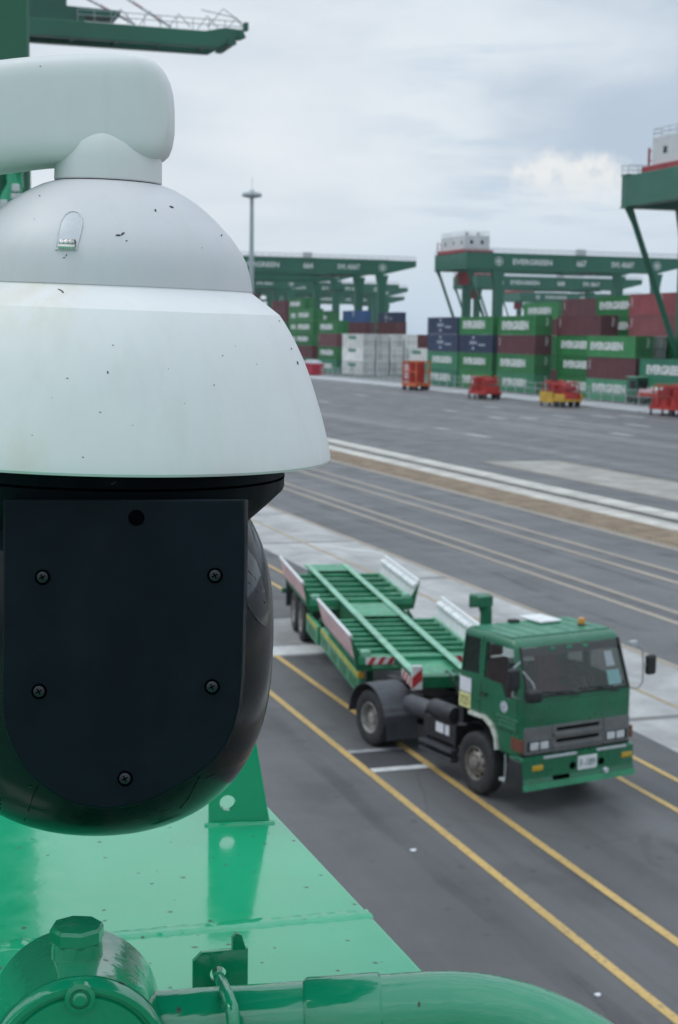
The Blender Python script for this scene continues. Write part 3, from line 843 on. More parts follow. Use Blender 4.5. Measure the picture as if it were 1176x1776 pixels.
# surfaces to project small marks on
def bvh_of(o):
    return BVHTree.FromPolygons([v.co.copy() for v in o.data.vertices], [tuple(p.vertices) for p in o.data.polygons])
EL = PI @ EYE
TREES = {o.name: bvh_of(o) for o in (cap, shield, head, arm)}
def hit(tree, px, py, off=.0003):
    d = (PI.to_3x3() @ ray(px, py)).normalized()
    h = tree.ray_cast(EL, d)
    return (h[0] + h[1] * (off if h[1].dot(d) < 0 else -off), h[1]) if h[0] is not None else (None, None)
def patch(b, tree, pts, off=.0003, rings=4):
    """a thin skin following the surface inside a pixel outline"""
    cx = sum(p[0] for p in pts) / len(pts); cy = sum(p[1] for p in pts) / len(pts)
    c = hit(tree, cx, cy, off)[0]
    if c is None: return
    cv = b.bm.verts.new(c); prev = None
    for r in range(1, rings + 1):
        ring = []
        for x, y in pts:
            h = hit(tree, cx + (x - cx) * r / rings, cy + (y - cy) * r / rings, off)[0]
            if h is None: return
            ring.append(b.bm.verts.new(h))
        n = len(ring)
        for k in range(n):
            if prev: b.bm.faces.new((prev[k], prev[(k + 1) % n], ring[(k + 1) % n], ring[k]))
            else: b.bm.faces.new((cv, ring[k], ring[(k + 1) % n]))
        prev = ring
caps = [(97, 433), (101, 405), (106, 386), (113, 374), (121, 368.5), (129, 367.5), (137, 370), (142, 379), (142.5, 392), (138, 412), (132, 434)]
b = MB(); patch(b, TREES['dome_cap'], caps, .0004)
win = b.build('lens_window', 'capsule_grey', ptz, recalc=True)
b = MB()
for i in range(len(caps)):
    p, q = hit(TREES['dome_cap'], *caps[i], .0004)[0], hit(TREES['dome_cap'], *caps[(i + 1) % len(caps)], .0004)[0]
    b.tube([p, q], .0005, 6)
b.build('window_rim', 'cap_white', win)
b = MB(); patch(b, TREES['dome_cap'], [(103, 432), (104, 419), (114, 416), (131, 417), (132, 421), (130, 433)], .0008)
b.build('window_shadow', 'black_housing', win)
b = MB()
for x in (109, 117, 125):
    h, n_ = hit(TREES['dome_cap'], x, 423, .0012)
    b.lathe([(.0019, -.001), (.0019, .001), (.0012, .0018), (.0003, .002)], 16, Matrix.Translation(h) @ n_.to_track_quat('Z', 'Y').to_matrix().to_4x4())
h0, _n = hit(TREES['dome_cap'], 103, 429, .0012); h1, _n = hit(TREES['dome_cap'], 131, 430, .0012)
b.tube([h0, h1], .0016, 8)
b.build('sensor', 'chrome', win)
random.seed(5)
def blot(cx, cy, w, h, ang=0.0, n=9):
    o = []; w, h = w * .88, h * .88
    for k in range(n):
        t = 2 * math.pi * k / n; r = random.uniform(.65, 1.15)
        x, y = w / 2 * math.cos(t) * r, h / 2 * math.sin(t) * r
        o.append((cx + x * math.cos(ang) - y * math.sin(ang), cy + x * math.sin(ang) + y * math.cos(ang)))
    return o
b = MB()
for q in ((297.5, 359, 9, 3.5, .4), (269.5, 365, 6, 4.5, .9), (205, 408, 13, 4, -.1), (213, 405.5, 9, 4, -.55), (219.5, 417.5, 5, 2.2, -.3), (384, 408.5, 3.5, 4.5, .3), (69, 340, 3.5, 2.5, .2), (111, 447, 5, 2, -.4), (115, 443, 2, 5, .4), (350, 430, 2, 2, 0), (60, 380, 2, 2, 0)):
    patch(b, TREES['dome_cap'], blot(*q), .0002, 2)
b.build('paint_chips', 'chip_dark', cap)
b = MB()
for q in ((187, 646, 3.5, 6.5, .1), (196, 599, 3.5, 2.5, 0), (516, 630, 3, 8, -.35), (498, 567, 5, 9, -.5), (104, 503, 14, 2, .45), (109, 507, 6, 2, .3), (117, 656, 5, 2, .2), (371, 668, 2.5, 3, 0), (386, 617, 3, 2, 0), (174, 715, 6, 1.6, .1), (144, 793, 3, 3.5, -.3), (292, 640, 2, 2, 0), (408, 600, 2, 2, 0), (445, 632, 2.5, 2, 0), (484, 557, 2.5, 3, 0), (505, 605, 2, 4, -.4), (230, 738, 2.2, 2, 0), (56, 755, 2.6, 2, 0), (320, 700, 2, 1.6, 0), (90, 690, 1.8, 1.8, 0)):
    patch(b, TREES['sunshield'], blot(*q), .0002, 2)
b.build('paint_chips', 'chip_dark', shield)
b = MB()
patch(b, TREES['mounting_arm'], blot(70, 115, 3.5, 2.5), .0002, 2)
b.build('paint_chips', 'chip_dark', arm)
# scuffs and the seams of the two half shells on the glossy head
def along(pts, r):
    q = [hit(TREES['camera_head'], x, y, .0)[0] for x, y in pts]
    q = [v for v in q if v is not None]
    if len(q) > 1:
        b = MB(); b.tube(q, r, 6); b.build('shell_seam', 'black_hole', head)
along([(346, 1345), (338, 1362), (326, 1385), (312, 1402)], .0003)
along([(66, 1362), (56, 1384), (50, 1404), (42, 1422)], .0003)
along([(430, 990), (441, 1003), (452, 1020)], .0005)
along([(430, 1010), (445, 1026), (459, 1046)], .0005)
for q in ((50, 1365, 15, 6, -.3), (365, 1347, 24, 4, -.35)):
    b = MB(); patch(b, TREES['camera_head'], blot(*q), .0003, 2)
    if len(b.bm.faces): b.build('scuff_mark', 'screw_metal', head)
b = MB(); patch(b, TREES['camera_head'], [(428, 952), (427, 1000), (428, 1050), (445, 1075), (462, 1090), (464, 1060), (455, 1008), (444, 974)], .0004, 6)
if len(b.bm.faces): b.build('lens_glass', 'lens_black', head)
b = MB(); patch(b, TREES['pan_base'] if 'pan_base' in TREES else bvh_of(D.objects['pan_base']), blot(197, 838, 14, 3, -.5), .0003, 2)
b.build('scuff_mark', 'screw_metal', D.objects['pan_base'])

# ------------------------------------------------------------------ tractor unit
TX = thing('truck_tractor', 'green two axle tractor unit with white sticker sheets on its cab', 'truck', (-23.3, 11.31, 0), rad(11.15))
WB = 3.46
def wheel(name, x, y, out, parent, rear=False):
    """wheel about local y at axle height; out = +1 when the face looks to +y"""
    Mw = Matrix.Translation((x, y, .525)) @ Matrix.Rotation(rad(-90) * out, 4, 'X')
    b = MB()
    rt = .525
    b.lathe([(.285, -.12), (.30, -.135), (.42, -.14), (.49, -.128), (.517, -.10), (.523, -.06), (.515, -.055), (.515, -.045), (.525, -.04), (.525, -.008), (.515, -.004), (.515, .004), (.525, .008), (.525, .04), (.515, .045), (.515, .055), (.523, .06), (.517, .10), (.49, .128), (.42, .14), (.30, .135), (.285, .12)], 40, Mw, cap=(False, False))
    w = b.build(name, 'tyre_rubber', parent, angle=50)
    b = MB()
    if rear:
        p = [(.292, .125), (.283, .135), (.272, .125), (.262, .06), (.25, -.02), (.20, -.04), (.17, -.04), (.165, .02), (.11, .03), (.10, .09), (.001, .095)]
    else:
        p = [(.292, .125), (.283, .135), (.272, .125), (.262, .08), (.24, .05), (.21, .09), (.165, .125), (.12, .13), (.11, .17), (.085, .18), (.001, .182)]
    b.lathe(p, 40, Mw, cap=(False, True))
    n0 = len(b.bm.faces)
    for k in range(8):
        a_ = 2 * math.pi * k / 8
        c = Mw @ Vector((.215 * math.cos(a_), .215 * math.sin(a_), (.088 if not rear else -.028)))
        r_ = .028
        n_ = (Mw.to_3x3() @ Vector((math.cos(a_) * (.55 if not rear else 0), math.sin(a_) * (.55 if not rear else 0), 1))).normalized()
        b.lathe([(r_, -.004), (r_, .006), (.001, .0065)], 12, Matrix.Translation(c) @ n_.to_track_quat('Z', 'Y').to_matrix().to_4x4())
    b.bm.faces.ensure_lookup_table()
    for f in b.bm.faces[n0:]: f.material_index = 1
    for k in range(8):
        a_ = 2 * math.pi * (k + .5) / 8
        c = Mw @ Vector((.142 * math.cos(a_), .142 * math.sin(a_), .128 if not rear else .02))
        b.lathe([(.016, -.01), (.016, .025), (.001, .027)], 6, Matrix.Translation(c) @ Mw.to_3x3().to_4x4())
    rim = b.build('rim', 'rim_pale' if rear else 'rim_metal', w, angle=30)
    rim.data.materials.append(MATS['black_hole'])
    return w
wheel('wheel', 0, -.99, -1, TX); wheel('wheel', 0, .99, 1, TX)
for y, o in ((-.985, -1), (-.66, -1), (.985, 1), (.66, 1)):
    wheel('wheel', -WB, y, o, TX, rear=True)
# cab shell with real window openings
HW = 1.13
sidep = [(1.10, .86), (1.24, .90), (1.275, 1.45), (1.275, 1.86), (1.02, 2.60), (.965, 2.70), (.86, 2.765), (.2, 2.785), (-.42, 2.77), (-.50, 2.70), (-.545, 2.0), (-.55, 1.36), (-.20, 1.36), (-.05, 1.34), (.28, 1.34), (.47, 1.24), (.58, 1.08), (.62, .86)]
b = MB(); b.prism([(x, -HW, z) for x, z in sidep], (0, 2 * HW, 0), .11, 6)
for v in b.bm.verts:                               # roof tapers in
    if v.co.z > 1.9: v.co.y *= 1 - .055 * (v.co.z - 1.9) / .9
inner = MB(); inner.prism([(x, -HW + .05, z) for x, z in [(1.18, 1.45), (1.20, 1.86), (.95, 2.60), (.84, 2.70), (-.40, 2.70), (-.48, 2.0), (-.48, 1.45)]], (0, 2 * HW - .1, 0))
for v in inner.bm.verts:
    if v.co.z > 1.9: v.co.y *= 1 - .055 * (v.co.z - 1.9) / .9
ws = MB(); ws.prism([(1.6, -1.035, 1.90), (1.6, 1.035, 1.90), (1.6, .99, 2.64), (1.6, -.99, 2.64)], (-.8, 0, 0))
DW = [(.19, 2.62), (.93, 2.62), (1.13, 1.97), (.92, 1.80), (.80, 1.80), (.66, 2.0), (.19, 2.02)]
RWN = [(-.41, 2.63), (.03, 2.64), (.03, 2.05), (-.45, 2.02)]
dw = MB(); dw.prism([(x, -2, z) for x, z in DW], (0, 4, 0))
rw = MB(); rw.prism([(x, -2, z) for x, z in RWN], (0, 4, 0))
bw = MB(); bw.prism([(-1, -.7, 2.05), (-1, .7, 2.05), (-1, .7, 2.5), (-1, -.7, 2.5)], (.7, 0, 0))
cab = add('cab', carve(b, [inner, ws, dw, rw, bw]), 'truck_green', TX)
def yside(z): return HW * (1 - .055 * max(0, z - 1.9) / .9)
b = MB()
b.poly([(1.262, -1.03, 1.90), (1.262, 1.03, 1.90), (1.005, .985, 2.64), (1.005, -.985, 2.64)])
b.build('windscreen', 'cab_glass', cab)
for s in (-1, 1):
    b = MB(); b.poly([(x, s * (yside(z) - .022), z) for x, z in DW]); b.build('door_glass', 'cab_glass', cab)
    b = MB(); b.poly([(x, s * (yside(z) - .022), z) for x, z in RWN]); b.build('quarter_glass', 'cab_glass', cab)
b = MB(); b.poly([(-.515, -.7, 2.05), (-.515, .7, 2.05), (-.512, .7, 2.5), (-.512, -.7, 2.5)]); b.build('rear_glass', 'cab_glass', cab)
# black screen surround and the sun band with small lamps
b = MB()
def wsp(y, z, off=.006):
    t = (z - 1.86) / .74; return (1.275 - .255 * t + off, y, z)
b.prism([wsp(-1.0, 2.50, -.03), wsp(1.0, 2.50, -.03), wsp(.985, 2.63, -.03), wsp(-.985, 2.63, -.03)], (.012, 0, 0))
b.build('sun_band', 'dark_plastic', cab)
for y in (-.36, -.02, .30):
    b = MB(); p = Vector(wsp(y, 2.585, .0)); b.box(p - Vector((.03, .055, .022)), p + Vector((.01, .055, .022)), .01, 2)
    b.build('marker_lamp', 'trailer_mid_green', cab)
b = MB()
for (y0, z0, y1, z1) in ((-1.04, 1.885, 1.04, 1.885),): b.bar(wsp(y0, z0), wsp(y1, z1), .03, .03)
for s in (-1, 1): b.bar(wsp(s * 1.04, 1.88), wsp(s * 1.0, 2.66), .03, .03)
b.build('screen_rubber', 'dark_plastic', cab)
for y0, y1 in ((-.75, -.12), (.05, .70)):
    b = MB(); b.tube([wsp(y1 + .1, 1.84, .03), wsp((y0 + y1) / 2, 1.93, .035)], .012, 6); b.bar(wsp(y0, 1.945, .03), wsp(y1, 1.925, .03), .018, .018)
    b.build('wiper', 'dark_plastic', cab)
b = MB(); b.prism([wsp(.66, 1.93, -.022), wsp(.93, 1.93, -.022), wsp(.92, 2.16, -.022), wsp(.66, 2.16, -.022)], (.004, 0, 0)); b.build('paper_sheet', 'sticker_teal', cab)
b = MB(); b.prism([wsp(.68, 2.22, -.022), wsp(.86, 2.22, -.022), wsp(.83, 2.46, -.022), wsp(.68, 2.46, -.022)], (.004, 0, 0)); b.build('paper_sheet', 'sticker_white', cab)
# interior
b = MB(); b.prism([(1.17, -1.02, 1.46), (1.19, -1.02, 1.84), (1.02, -1.02, 1.88), (.86, -1.02, 1.80), (.80, -1.02, 1.46)], (0, 2.04, 0), .02, 2)
b.build('dashboard', 'dark_plastic', cab)
for y in (-.52, .52):
    b = MB(); b.box((-.25, y - .25, 1.48), (.28, y + .25, 1.66), .06, 3)
    st = b.build('seat', 'seat_brown', TX)
    b = MB(); b.prism([(-.28, y - .24, 1.6), (-.14, y - .24, 1.6), (-.26, y - .22, 2.2), (-.38, y - .22, 2.2)], (0, .46, 0), .04, 3); b.build('seat_back', 'seat_brown', st)
    b = MB(); b.box((-.40, y - .14, 2.24), (-.28, y + .14, 2.44), .045, 3); b.build('headrest', 'seat_brown', st)
b = MB()
ctr = Vector((.70, .52, 1.96)); ang = rad(50)
pts = [ctr + Vector((-.21 * math.cos(t) * math.cos(ang), .21 * math.sin(t), .21 * math.cos(t) * math.sin(ang))) for t in [2 * math.pi * k / 24 for k in range(25)]]
b.tube(pts, .014, 8); b.bar(pts[6], pts[18], .03, .02); b.tube([ctr, ctr + Vector((.25, 0, -.32))], .03, 8)
b.build('steering_wheel', 'dark_plastic', cab)
# roof: ribs, hatch, vent, beacon
for y in (-.8, -.5, -.2, .2, .5, .8):
    b = MB(); b.box((-.34, y - .022, 2.772), (.72, y + .022, 2.796), .008, 2); b.build('roof_rib', 'truck_roof_green', cab)
b = MB(); b.box((-.34, -1.0, 2.768), (.80, 1.0, 2.787), .012, 2)
b.build('roof_skin', 'truck_roof_green', cab)
b = MB(); b.box((-.66, .09, 2.80), (-.05, .54, 2.845), .02, 3); b.build('roof_hatch', 'guide_white', cab)
for v in D.objects['roof_hatch'].data.vertices: v.co.x += .14
b = MB(); b.box((-.36, -.28, 2.785), (-.22, -.10, 2.84), .02, 2); b.build('roof_vent', 'dark_plastic', cab)
b = MB(); b.lathe([(.07, 0), (.07, .02), (.058, .03)], 24, Matrix.Translation((.42, .70, 2.785))); bc = b.build('beacon_base', 'dark_plastic', TX)
b = MB(); b.lathe([(.056, .03), (.058, .10), (.05, .125), (.001, .135)], 24, Matrix.Translation((.42, .70, 2.785))); b.build('beacon_lens', 'amber_lens', bc)
# front panels
b = MB(); b.prism([(1.272, -1.06, 1.80), (1.272, 1.06, 1.80), (1.272, .98, 1.86), (1.272, -.98, 1.86)], (.012, 0, 0), .004, 1); b.build('grille_vent', 'truck_green', cab)
gr = MB(); gr.box((1.22, -.52, .95), (1.285, .52, 1.40), .012, 2)
grille = gr.build('grille', 'grille_grey', TX)
for z in (1.325, 1.135):
    b = MB(); b.box((1.25, -.44, z - .032), (1.289, .44, z + .03), .008, 1); b.build('grille_slot', 'black_hole', grille)
for z in (1.235, 1.045):
    b = MB(); b.box((1.27, -.50, z - .035), (1.315, .50, z + .035), .015, 2); b.build('grille_bar', 'grille_grey', grille)
for s in (-1, 1):
    b = MB(); b.box((1.20, s * .525, .96), (1.292, s * 1.075, 1.40), .02, 2); hl = b.build('headlamp_panel', 'grille_grey', TX)
    b = MB(); b.box((1.27, s * .56, 1.01), (1.298, s * 1.03, 1.175), .012, 2); b.build('headlamp_bezel', 'dark_plastic', hl)
    for y in (.68, .88):
        b = MB(); b.box((1.28, s * y - .085, 1.03), (1.306, s * y + .085, 1.155), .02, 3); b.build('headlamp', 'lamp_glass', hl)
    b = MB(); b.prism([(1.285, s * 1.08, 1.01), (1.295, s * 1.14, 1.01), (1.03, s * 1.155, 1.03), (1.03, s * 1.155, 1.20), (1.285, s * 1.14, 1.21), (1.285, s * 1.08, 1.21)][:3], (0, 0, .2), .0)
    b.build('corner_lamp', 'orange_lens', hl)
b = MB(); b.box((1.18, -1.10, .885), (1.27, 1.10, .965), .01, 1); b.build('black_gap', 'dark_plastic', TX)
# bumper
b = MB()
b.prism([(1.10, -1.14, .45), (1.38, -1.14, .45), (1.36, -1.14, .56), (1.335, -1.14, .60), (1.34, -1.14, .90), (1.29, -1.14, .925), (1.10, -1.14, .925)], (0, 2.28, 0), .02, 3)
b.prism([(.90, -1.15, .48), (1.14, -1.15, .43), (1.14, -1.15, .90), (.98, -1.15, .90)], (0, .06, 0), .01, 1)
b.prism([(.90, 1.09, .48), (1.14, 1.09, .43), (1.14, 1.09, .90), (.98, 1.09, .90)], (0, .06, 0), .01, 1)
bump = b.build('bumper', 'truck_green', TX)
b = MB(); b.prism([(.88, -1.165, .42), (1.36, -1.165, .40), (1.365, -1.165, .60), (1.30, -1.165, .86), (1.0, -1.165, .88)], (0, .03, 0), .01, 1); b.build('bumper_end', 'black_steel', bump)
b = MB(); b.prism([(1.30, -1.14, .40), (1.40, -1.14, .405), (1.385, -1.14, .50), (1.30, -1.14, .50)], (0, 2.28, 0), .012, 2); b.build('bumper_lip', 'trailer_mid_green', bump)
for y0, y1 in ((-.72, -.05), (.36, .98)):
    b = MB(); b.box((1.29, y0, .875), (1.345, y1, .915), .006, 1); b.build('bumper_strip', 'silver_trim', bump)
b = MB(); b.box((1.335, -.03, .61), (1.352, .36, .835), .004, 1); np_ = b.build('number_plate', 'plate_white', TX)
put(add('plate_lettering', text_mesh('F-189', .31, .12, .001, .01), 'plate_ink', np_), (1.355, .165, .72), (0, 1, 0), (0, 0, 1))
for y in (-.84, .99):
    b = MB(); b.box((1.33, y - .11, .70), (1.352, y + .11, .79), .02, 3); b.build('fog_lamp', 'yellow_lens', bump)
for y in (-.13, .46):
    b = MB(); b.lathe([(.06, 0), (.06, .012), (.001, .013)], 20, Matrix.Translation((1.335, y, .70)) @ Matrix.Rotation(rad(90), 4, 'Y')); b.build('bumper_hole', 'black_hole', bump)
b = MB(); b.box((1.33, -.55, .50), (1.372, -.20, .585), .02, 2); b.build('tow_opening', 'black_hole', bump)
b = MB(); b.lathe([(.05, 0), (.05, .03), (.04, .05), (.001, .055)], 20, Matrix.Translation((1.355, .53, .545)) @ Matrix.Rotation(rad(90), 4, 'Y')); b.build('spot_lamp', 'lamp_glass', bump)
# doors: seams, handle, stickers
for s in (-1, 1):
    def sp_(x, z, o=.004): return (x, s * (yside(z) + o), z)
    b = MB()
    for p, q in (((.11, 2.68), (.10, 1.36)), ((1.13, 2.0), (1.17, 1.30)), ((1.17, 1.30), (.62, 1.28))):
        b.bar(sp_(*p, .0), sp_(*q, .0), .014, .012)
    dr = b.build('door_seam', 'dark_plastic', cab)
    b = MB(); b.box((.10 + .04, s * (HW + .0), 1.735), (.30, s * (HW + .022), 1.775), .008, 2); b.build('door_handle', 'dark_plastic', cab)
    # arch trim
    tr = [(-.16, 1.37), (.28, 1.375), (.50, 1.27), (.615, 1.10), (.64, .92)]
    b = MB()
    for p, q in zip(tr, tr[1:]): b.bar((p[0], s * (HW - .02), p[1]), (q[0], s * (HW - .02), q[1]), .13, .055)
    b.build('arch_trim', 'cream_trim', cab)
    b = MB()
    n = 14
    arc = [(.60 * math.cos(rad(20 + 150 * k / n)) + .0, .56 + .66 * math.sin(rad(20 + 150 * k / n))) for k in range(n + 1)]
    for p, q in zip(arc, arc[1:]): b.poly([(p[0], s * 1.10, p[1]), (q[0], s * 1.10, q[1]), (q[0], s * .62, q[1]), (p[0], s * .62, p[1])])
    b.build('wheel_arch', 'black_steel', TX)
    b = MB(); b.box((.70, s * .98, .42), (1.15, s * 1.14, .47), .01, 1); b.bar((.78, s * 1.06, .45), (.78, s * 1.06, .88), .03, .03); b.bar((1.08, s * 1.06, .45), (1.08, s * 1.06, .88), .03, .03)
    b.build('cab_step', 'steel_galv', TX)
y = -HW - .004
b = MB(); b.box((-.48, y, 1.685), (-.15, y + .006, 1.93)); b.build('white_sticker', 'sticker_white', cab)
b = MB(); b.box((-.49, y, 1.42), (-.16, y + .006, 1.665)); ys = b.build('yellow_sticker', 'sticker_yellow', TX)
put(add('sticker_lettering', text_mesh('725', .25, .16, .001, .02), 'letter_olive', ys), (-.325, y - .004, 1.54), (1, 0, 0), (0, 0, 1))
b = MB(); b.lathe([(.092, 0), (.092, .004), (.001, .005)], 32, Matrix.Translation((.79, -HW, 1.66)) @ Matrix.Rotation(rad(90), 4, 'X')); em = b.build('round_emblem', 'sticker_white', TX)
b = MB()
def ring(r0, r1, a0, a1, o):
    n = 24
    for k in range(n):
        t0, t1 = rad(a0 + (a1 - a0) * k / n), rad(a0 + (a1 - a0) * (k + 1) / n)
        b.poly([(.79 + r0 * math.cos(t0), -HW - o, 1.66 + r0 * math.sin(t0)), (.79 + r1 * math.cos(t0), -HW - o, 1.66 + r1 * math.sin(t0)), (.79 + r1 * math.cos(t1), -HW - o, 1.66 + r1 * math.sin(t1)), (.79 + r0 * math.cos(t1), -HW - o, 1.66 + r0 * math.sin(t1))])
ring(.062, .074, 20, 330, .007); ring(.028, .038, 150, 480, .007)
b.bar((.76, -HW - .007, 1.66), (.82, -HW - .007, 1.66), .012, .012)
b.build('emblem_mark', 'letter_blue', em)
b = MB()
for z, w_, x0 in ((1.50, .50, .60), (1.43, .40, .64), (1.36, .44, .66)):
    x = x0
    while x < x0 + w_:
        l = random.uniform(.03, .09); b.box((x, -HW - .006, z - .014), (x + l, -HW, z + .014)); x += l + .02
b.build('door_lettering', 'light_text_green', cab)
# mirrors
b = MB(); b.tube([(1.10, 1.06, 2.56), (1.20, 1.20, 2.58), (1.27, 1.32, 2.48), (1.28, 1.335, 2.20), (1.28, 1.335, 1.92), (1.25, 1.27, 1.82), (1.22, 1.12, 1.83)], .014, 8)
b.tube([(1.28, 1.335, 2.20), (1.27, 1.50, 2.22)], .012, 8)
ma = b.build('mirror_arm', 'steel_galv', TX)
b = MB(); b.box((1.22, 1.40, 2.03), (1.33, 1.60, 2.37), .05, 4); b.build('mirror', 'dark_plastic', ma)
b = MB(); b.box((1.16, 1.10, 2.53), (1.24, 1.24, 2.62), .02, 2); b.build('mirror_mount', 'silver_trim', ma)
b = MB(); b.tube([(1.12, -1.08, 2.45), (1.25, -1.30, 2.40), (1.27, -1.32, 1.95), (1.2, -1.1, 1.86)], .014, 8)
mb_ = b.build('mirror_arm', 'steel_galv', TX)
b = MB(); b.box((1.22, -1.42, 2.05), (1.33, -1.20, 2.40), .05, 4); b.build('mirror', 'dark_plastic', mb_)
b = MB(); b.box((1.32, -1.16, 1.86), (1.52, -.88, 2.06), .06, 4); b.build('mirror', 'dark_plastic', mb_)
b = MB(); b.tube([(1.42, -1.0, 2.05), (1.38, -1.0, 2.14), (1.15, -1.04, 2.30)], .012, 8); b.build('mirror_stay', 'steel_galv', mb_)
# intake snorkel behind the cab
b = MB()
b.tube([(-.72, -.46, 1.4), (-.72, -.46, 2.9), (-.73, -.48, 3.02)], [.105, .105, .12], 16)
b.prism([(-.92, -.70, 2.97), (-.60, -.70, 3.03), (-.60, -.70, 3.20), (-.68, -.70, 3.24), (-.92, -.70, 3.22)], (0, .32, 0), .05, 3)
b.build('air_intake', 'truck_green', TX)
b = MB(); b.box((-.935, -.67, 3.0), (-.915, -.41, 3.19)); b.build('intake_mouth', 'black_hole', TX)
# chassis
for s in (-1, 1):
    b = MB(); b.box((-4.35, s * .36, .72), (1.0, s * .44, .98)); b.build('chassis_rail', 'black_steel', TX)
b = MB()
for x in (-4.3, -2.7, -1.7, -.7): b.box((x - .05, -.4, .76), (x + .05, .4, .92))
b.box((-.5, -.45, .55), (.9, .45, 1.2)); b.build('engine_block', 'black_steel', TX)
b = MB(); b.tube([(-WB, -.95, .525), (-WB, .95, .525)], .09, 12); b.lathe([(.22, -.16), (.26, 0), (.22, .16)], 20, Matrix.Translation((-WB, 0, .525)) @ Matrix.Rotation(rad(90), 4, 'X')); b.build('rear_axle', 'black_steel', TX)
b = MB(); b.tube([(0, -.9, .5), (0, .9, .5)], .06, 12); b.build('front_axle', 'black_steel', TX)
for s in (-1, 1):
    b = MB(); n = 16
    cx = -WB
    arc = [(cx + .68 * math.cos(rad(4 + 172 * k / n)), .50 + .68 * math.sin(rad(4 + 172 * k / n))) for k in range(n + 1)]
    for p, q in zip(arc, arc[1:]):
        b.prism([(p[0], s * .50, p[1]), (q[0], s * .50, q[1]), (q[0] + (cx - q[0]) * .03, s * .50, q[1] - .02), (p[0] + (cx - p[0]) * .03, s * .50, p[1] - .02)], (0, s * .67, 0))
    b.poly([(cx + .69, s * .5, .55), (cx + .69, s * 1.17, .55), (cx + .72, s * 1.17, .25), (cx + .72, s * .5, .25)])
    bmesh.ops.remove_doubles(b.bm, verts=b.bm.verts[:], dist=.0005)
    b.build('mudguard', 'fender_black', TX)
b = MB(); b.prism([(-WB - .5, -.45, 1.10), (-WB + .45, -.45, 1.16), (-WB + .45, .45, 1.16), (-WB - .5, .45, 1.10)], (0, 0, .06), .01, 1); b.build('fifth_wheel', 'black_steel', TX)
b = MB(); b.lathe([(.05, -.38), (.15, -.37), (.175, -.31), (.175, .31), (.15, .37), (.05, .38)], 28, Matrix.Translation((-2.1, -.86, .99)) @ Matrix.Rotation(rad(90), 4, 'Y')); b.build('air_tank', 'fender_black', TX)
b = MB(); b.lathe([(.05, -.36), (.14, -.35), (.155, -.30), (.155, .30), (.14, .35), (.05, .36)], 24, Matrix.Translation((-1.20, -.95, 1.13)) @ Matrix.Rotation(rad(90), 4, 'Y')); b.build('air_tank', 'black_steel', TX)
b = MB(); b.box((-1.75, -1.02, .62), (-.74, -.5, .98), .02, 2); bb_ = b.build('battery_box', 'black_steel', TX)
for x0, x1 in ((-1.34, -1.10), (-1.05, -.93)):
    b = MB(); b.box((x0, -1.03, .76), (x1, -1.015, .93)); b.build('warning_label', 'sticker_white', bb_)
for z in (.55, .40):
    b = MB(); b.box((-1.78, -1.10, z - .07), (-.76, -.84, z), .015, 2); b.build('side_step', 'fender_black', TX)
for x in (-1.70, -.84):
    b = MB(); b.bar((x, -.95, .30), (x, -.95, .70), .05, .05); b.build('step_bracket', 'black_steel', TX)
b = MB(); b.lathe([(.20, -.45), (.22, -.42), (.22, .42), (.20, .45)], 24, Matrix.Translation((-1.6, .88, .72)) @ Matrix.Rotation(rad(90), 4, 'Y')); b.build('fuel_tank', 'fender_black', TX)
b = MB(); b.box((-.84, -.55, 1.15), (-.62, .9, 2.05), .03, 2); b.box((-.70, -.98, 1.05), (-.58, .98, 1.35)); b.build('rear_equipment', 'black_steel', TX)
b = MB()
for k, y in enumerate((-.15, .0, .15)):
    pts = []
    for i in range(60):
        t = i / 59; pts.append((-.86 - 1.5 * t + .05 * math.cos(i * 1.6), y + .05 * math.sin(i * 1.6), 1.55 - .35 * math.sin(math.pi * t)))
    b.tube(pts, .011, 6)
b.build('air_line', 'black_steel', TX)
for s in (-1, 1):
    b = MB(); b.box((-4.40, s * .62 - .14, .74), (-4.35, s * .62 + .14, .86), .01, 1); b.build('tail_lamp', 'red_tape', TX)

# ------------------------------------------------------------------ skeletal trailer
TRL = thing('container_trailer', 'green skeletal container trailer with faded pink and white side guide plates', 'trailer', (-25.74, 10.75, 0), rad(-9.01))
ZT = 1.41
for s in (-1, 1):
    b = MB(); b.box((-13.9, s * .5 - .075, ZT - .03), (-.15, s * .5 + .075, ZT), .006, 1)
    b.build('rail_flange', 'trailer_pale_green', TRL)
    b = MB(); b.prism([(-13.9, s * .5 - .01, ZT - .032), (-.17, s * .5 - .01, ZT - .032), (-.17, s * .5 - .01, ZT - .2), (-2.7, s * .5 - .01, ZT - .2), (-3.2, s * .5 - .01, ZT - .5), (-13.9, s * .5 - .01, ZT - .5)], (0, .02, 0))
    b.build('rail_web', 'trailer_green', TRL)
    b = MB(); b.box((-13.9, s * .5 - .08, ZT - .53), (-3.2, s * .5 + .08, ZT - .502)); b.build('lower_flange', 'trailer_green', TRL)
def crossbar(x, half, z=ZT - .09, w=.10, h=.11, mat='trailer_mid_green'):
    b = MB(); b.box((x - w / 2, -half, z - h), (x + w / 2, half, z), .008, 1); b.build('cross_member', mat, TRL)
for k in range(8): crossbar(-2.45 - .53 * k, 1.24)
for k in range(6): crossbar(-8.75 - .80 * k, 1.24)
for x in (-13.3, -13.75): crossbar(x, .5)
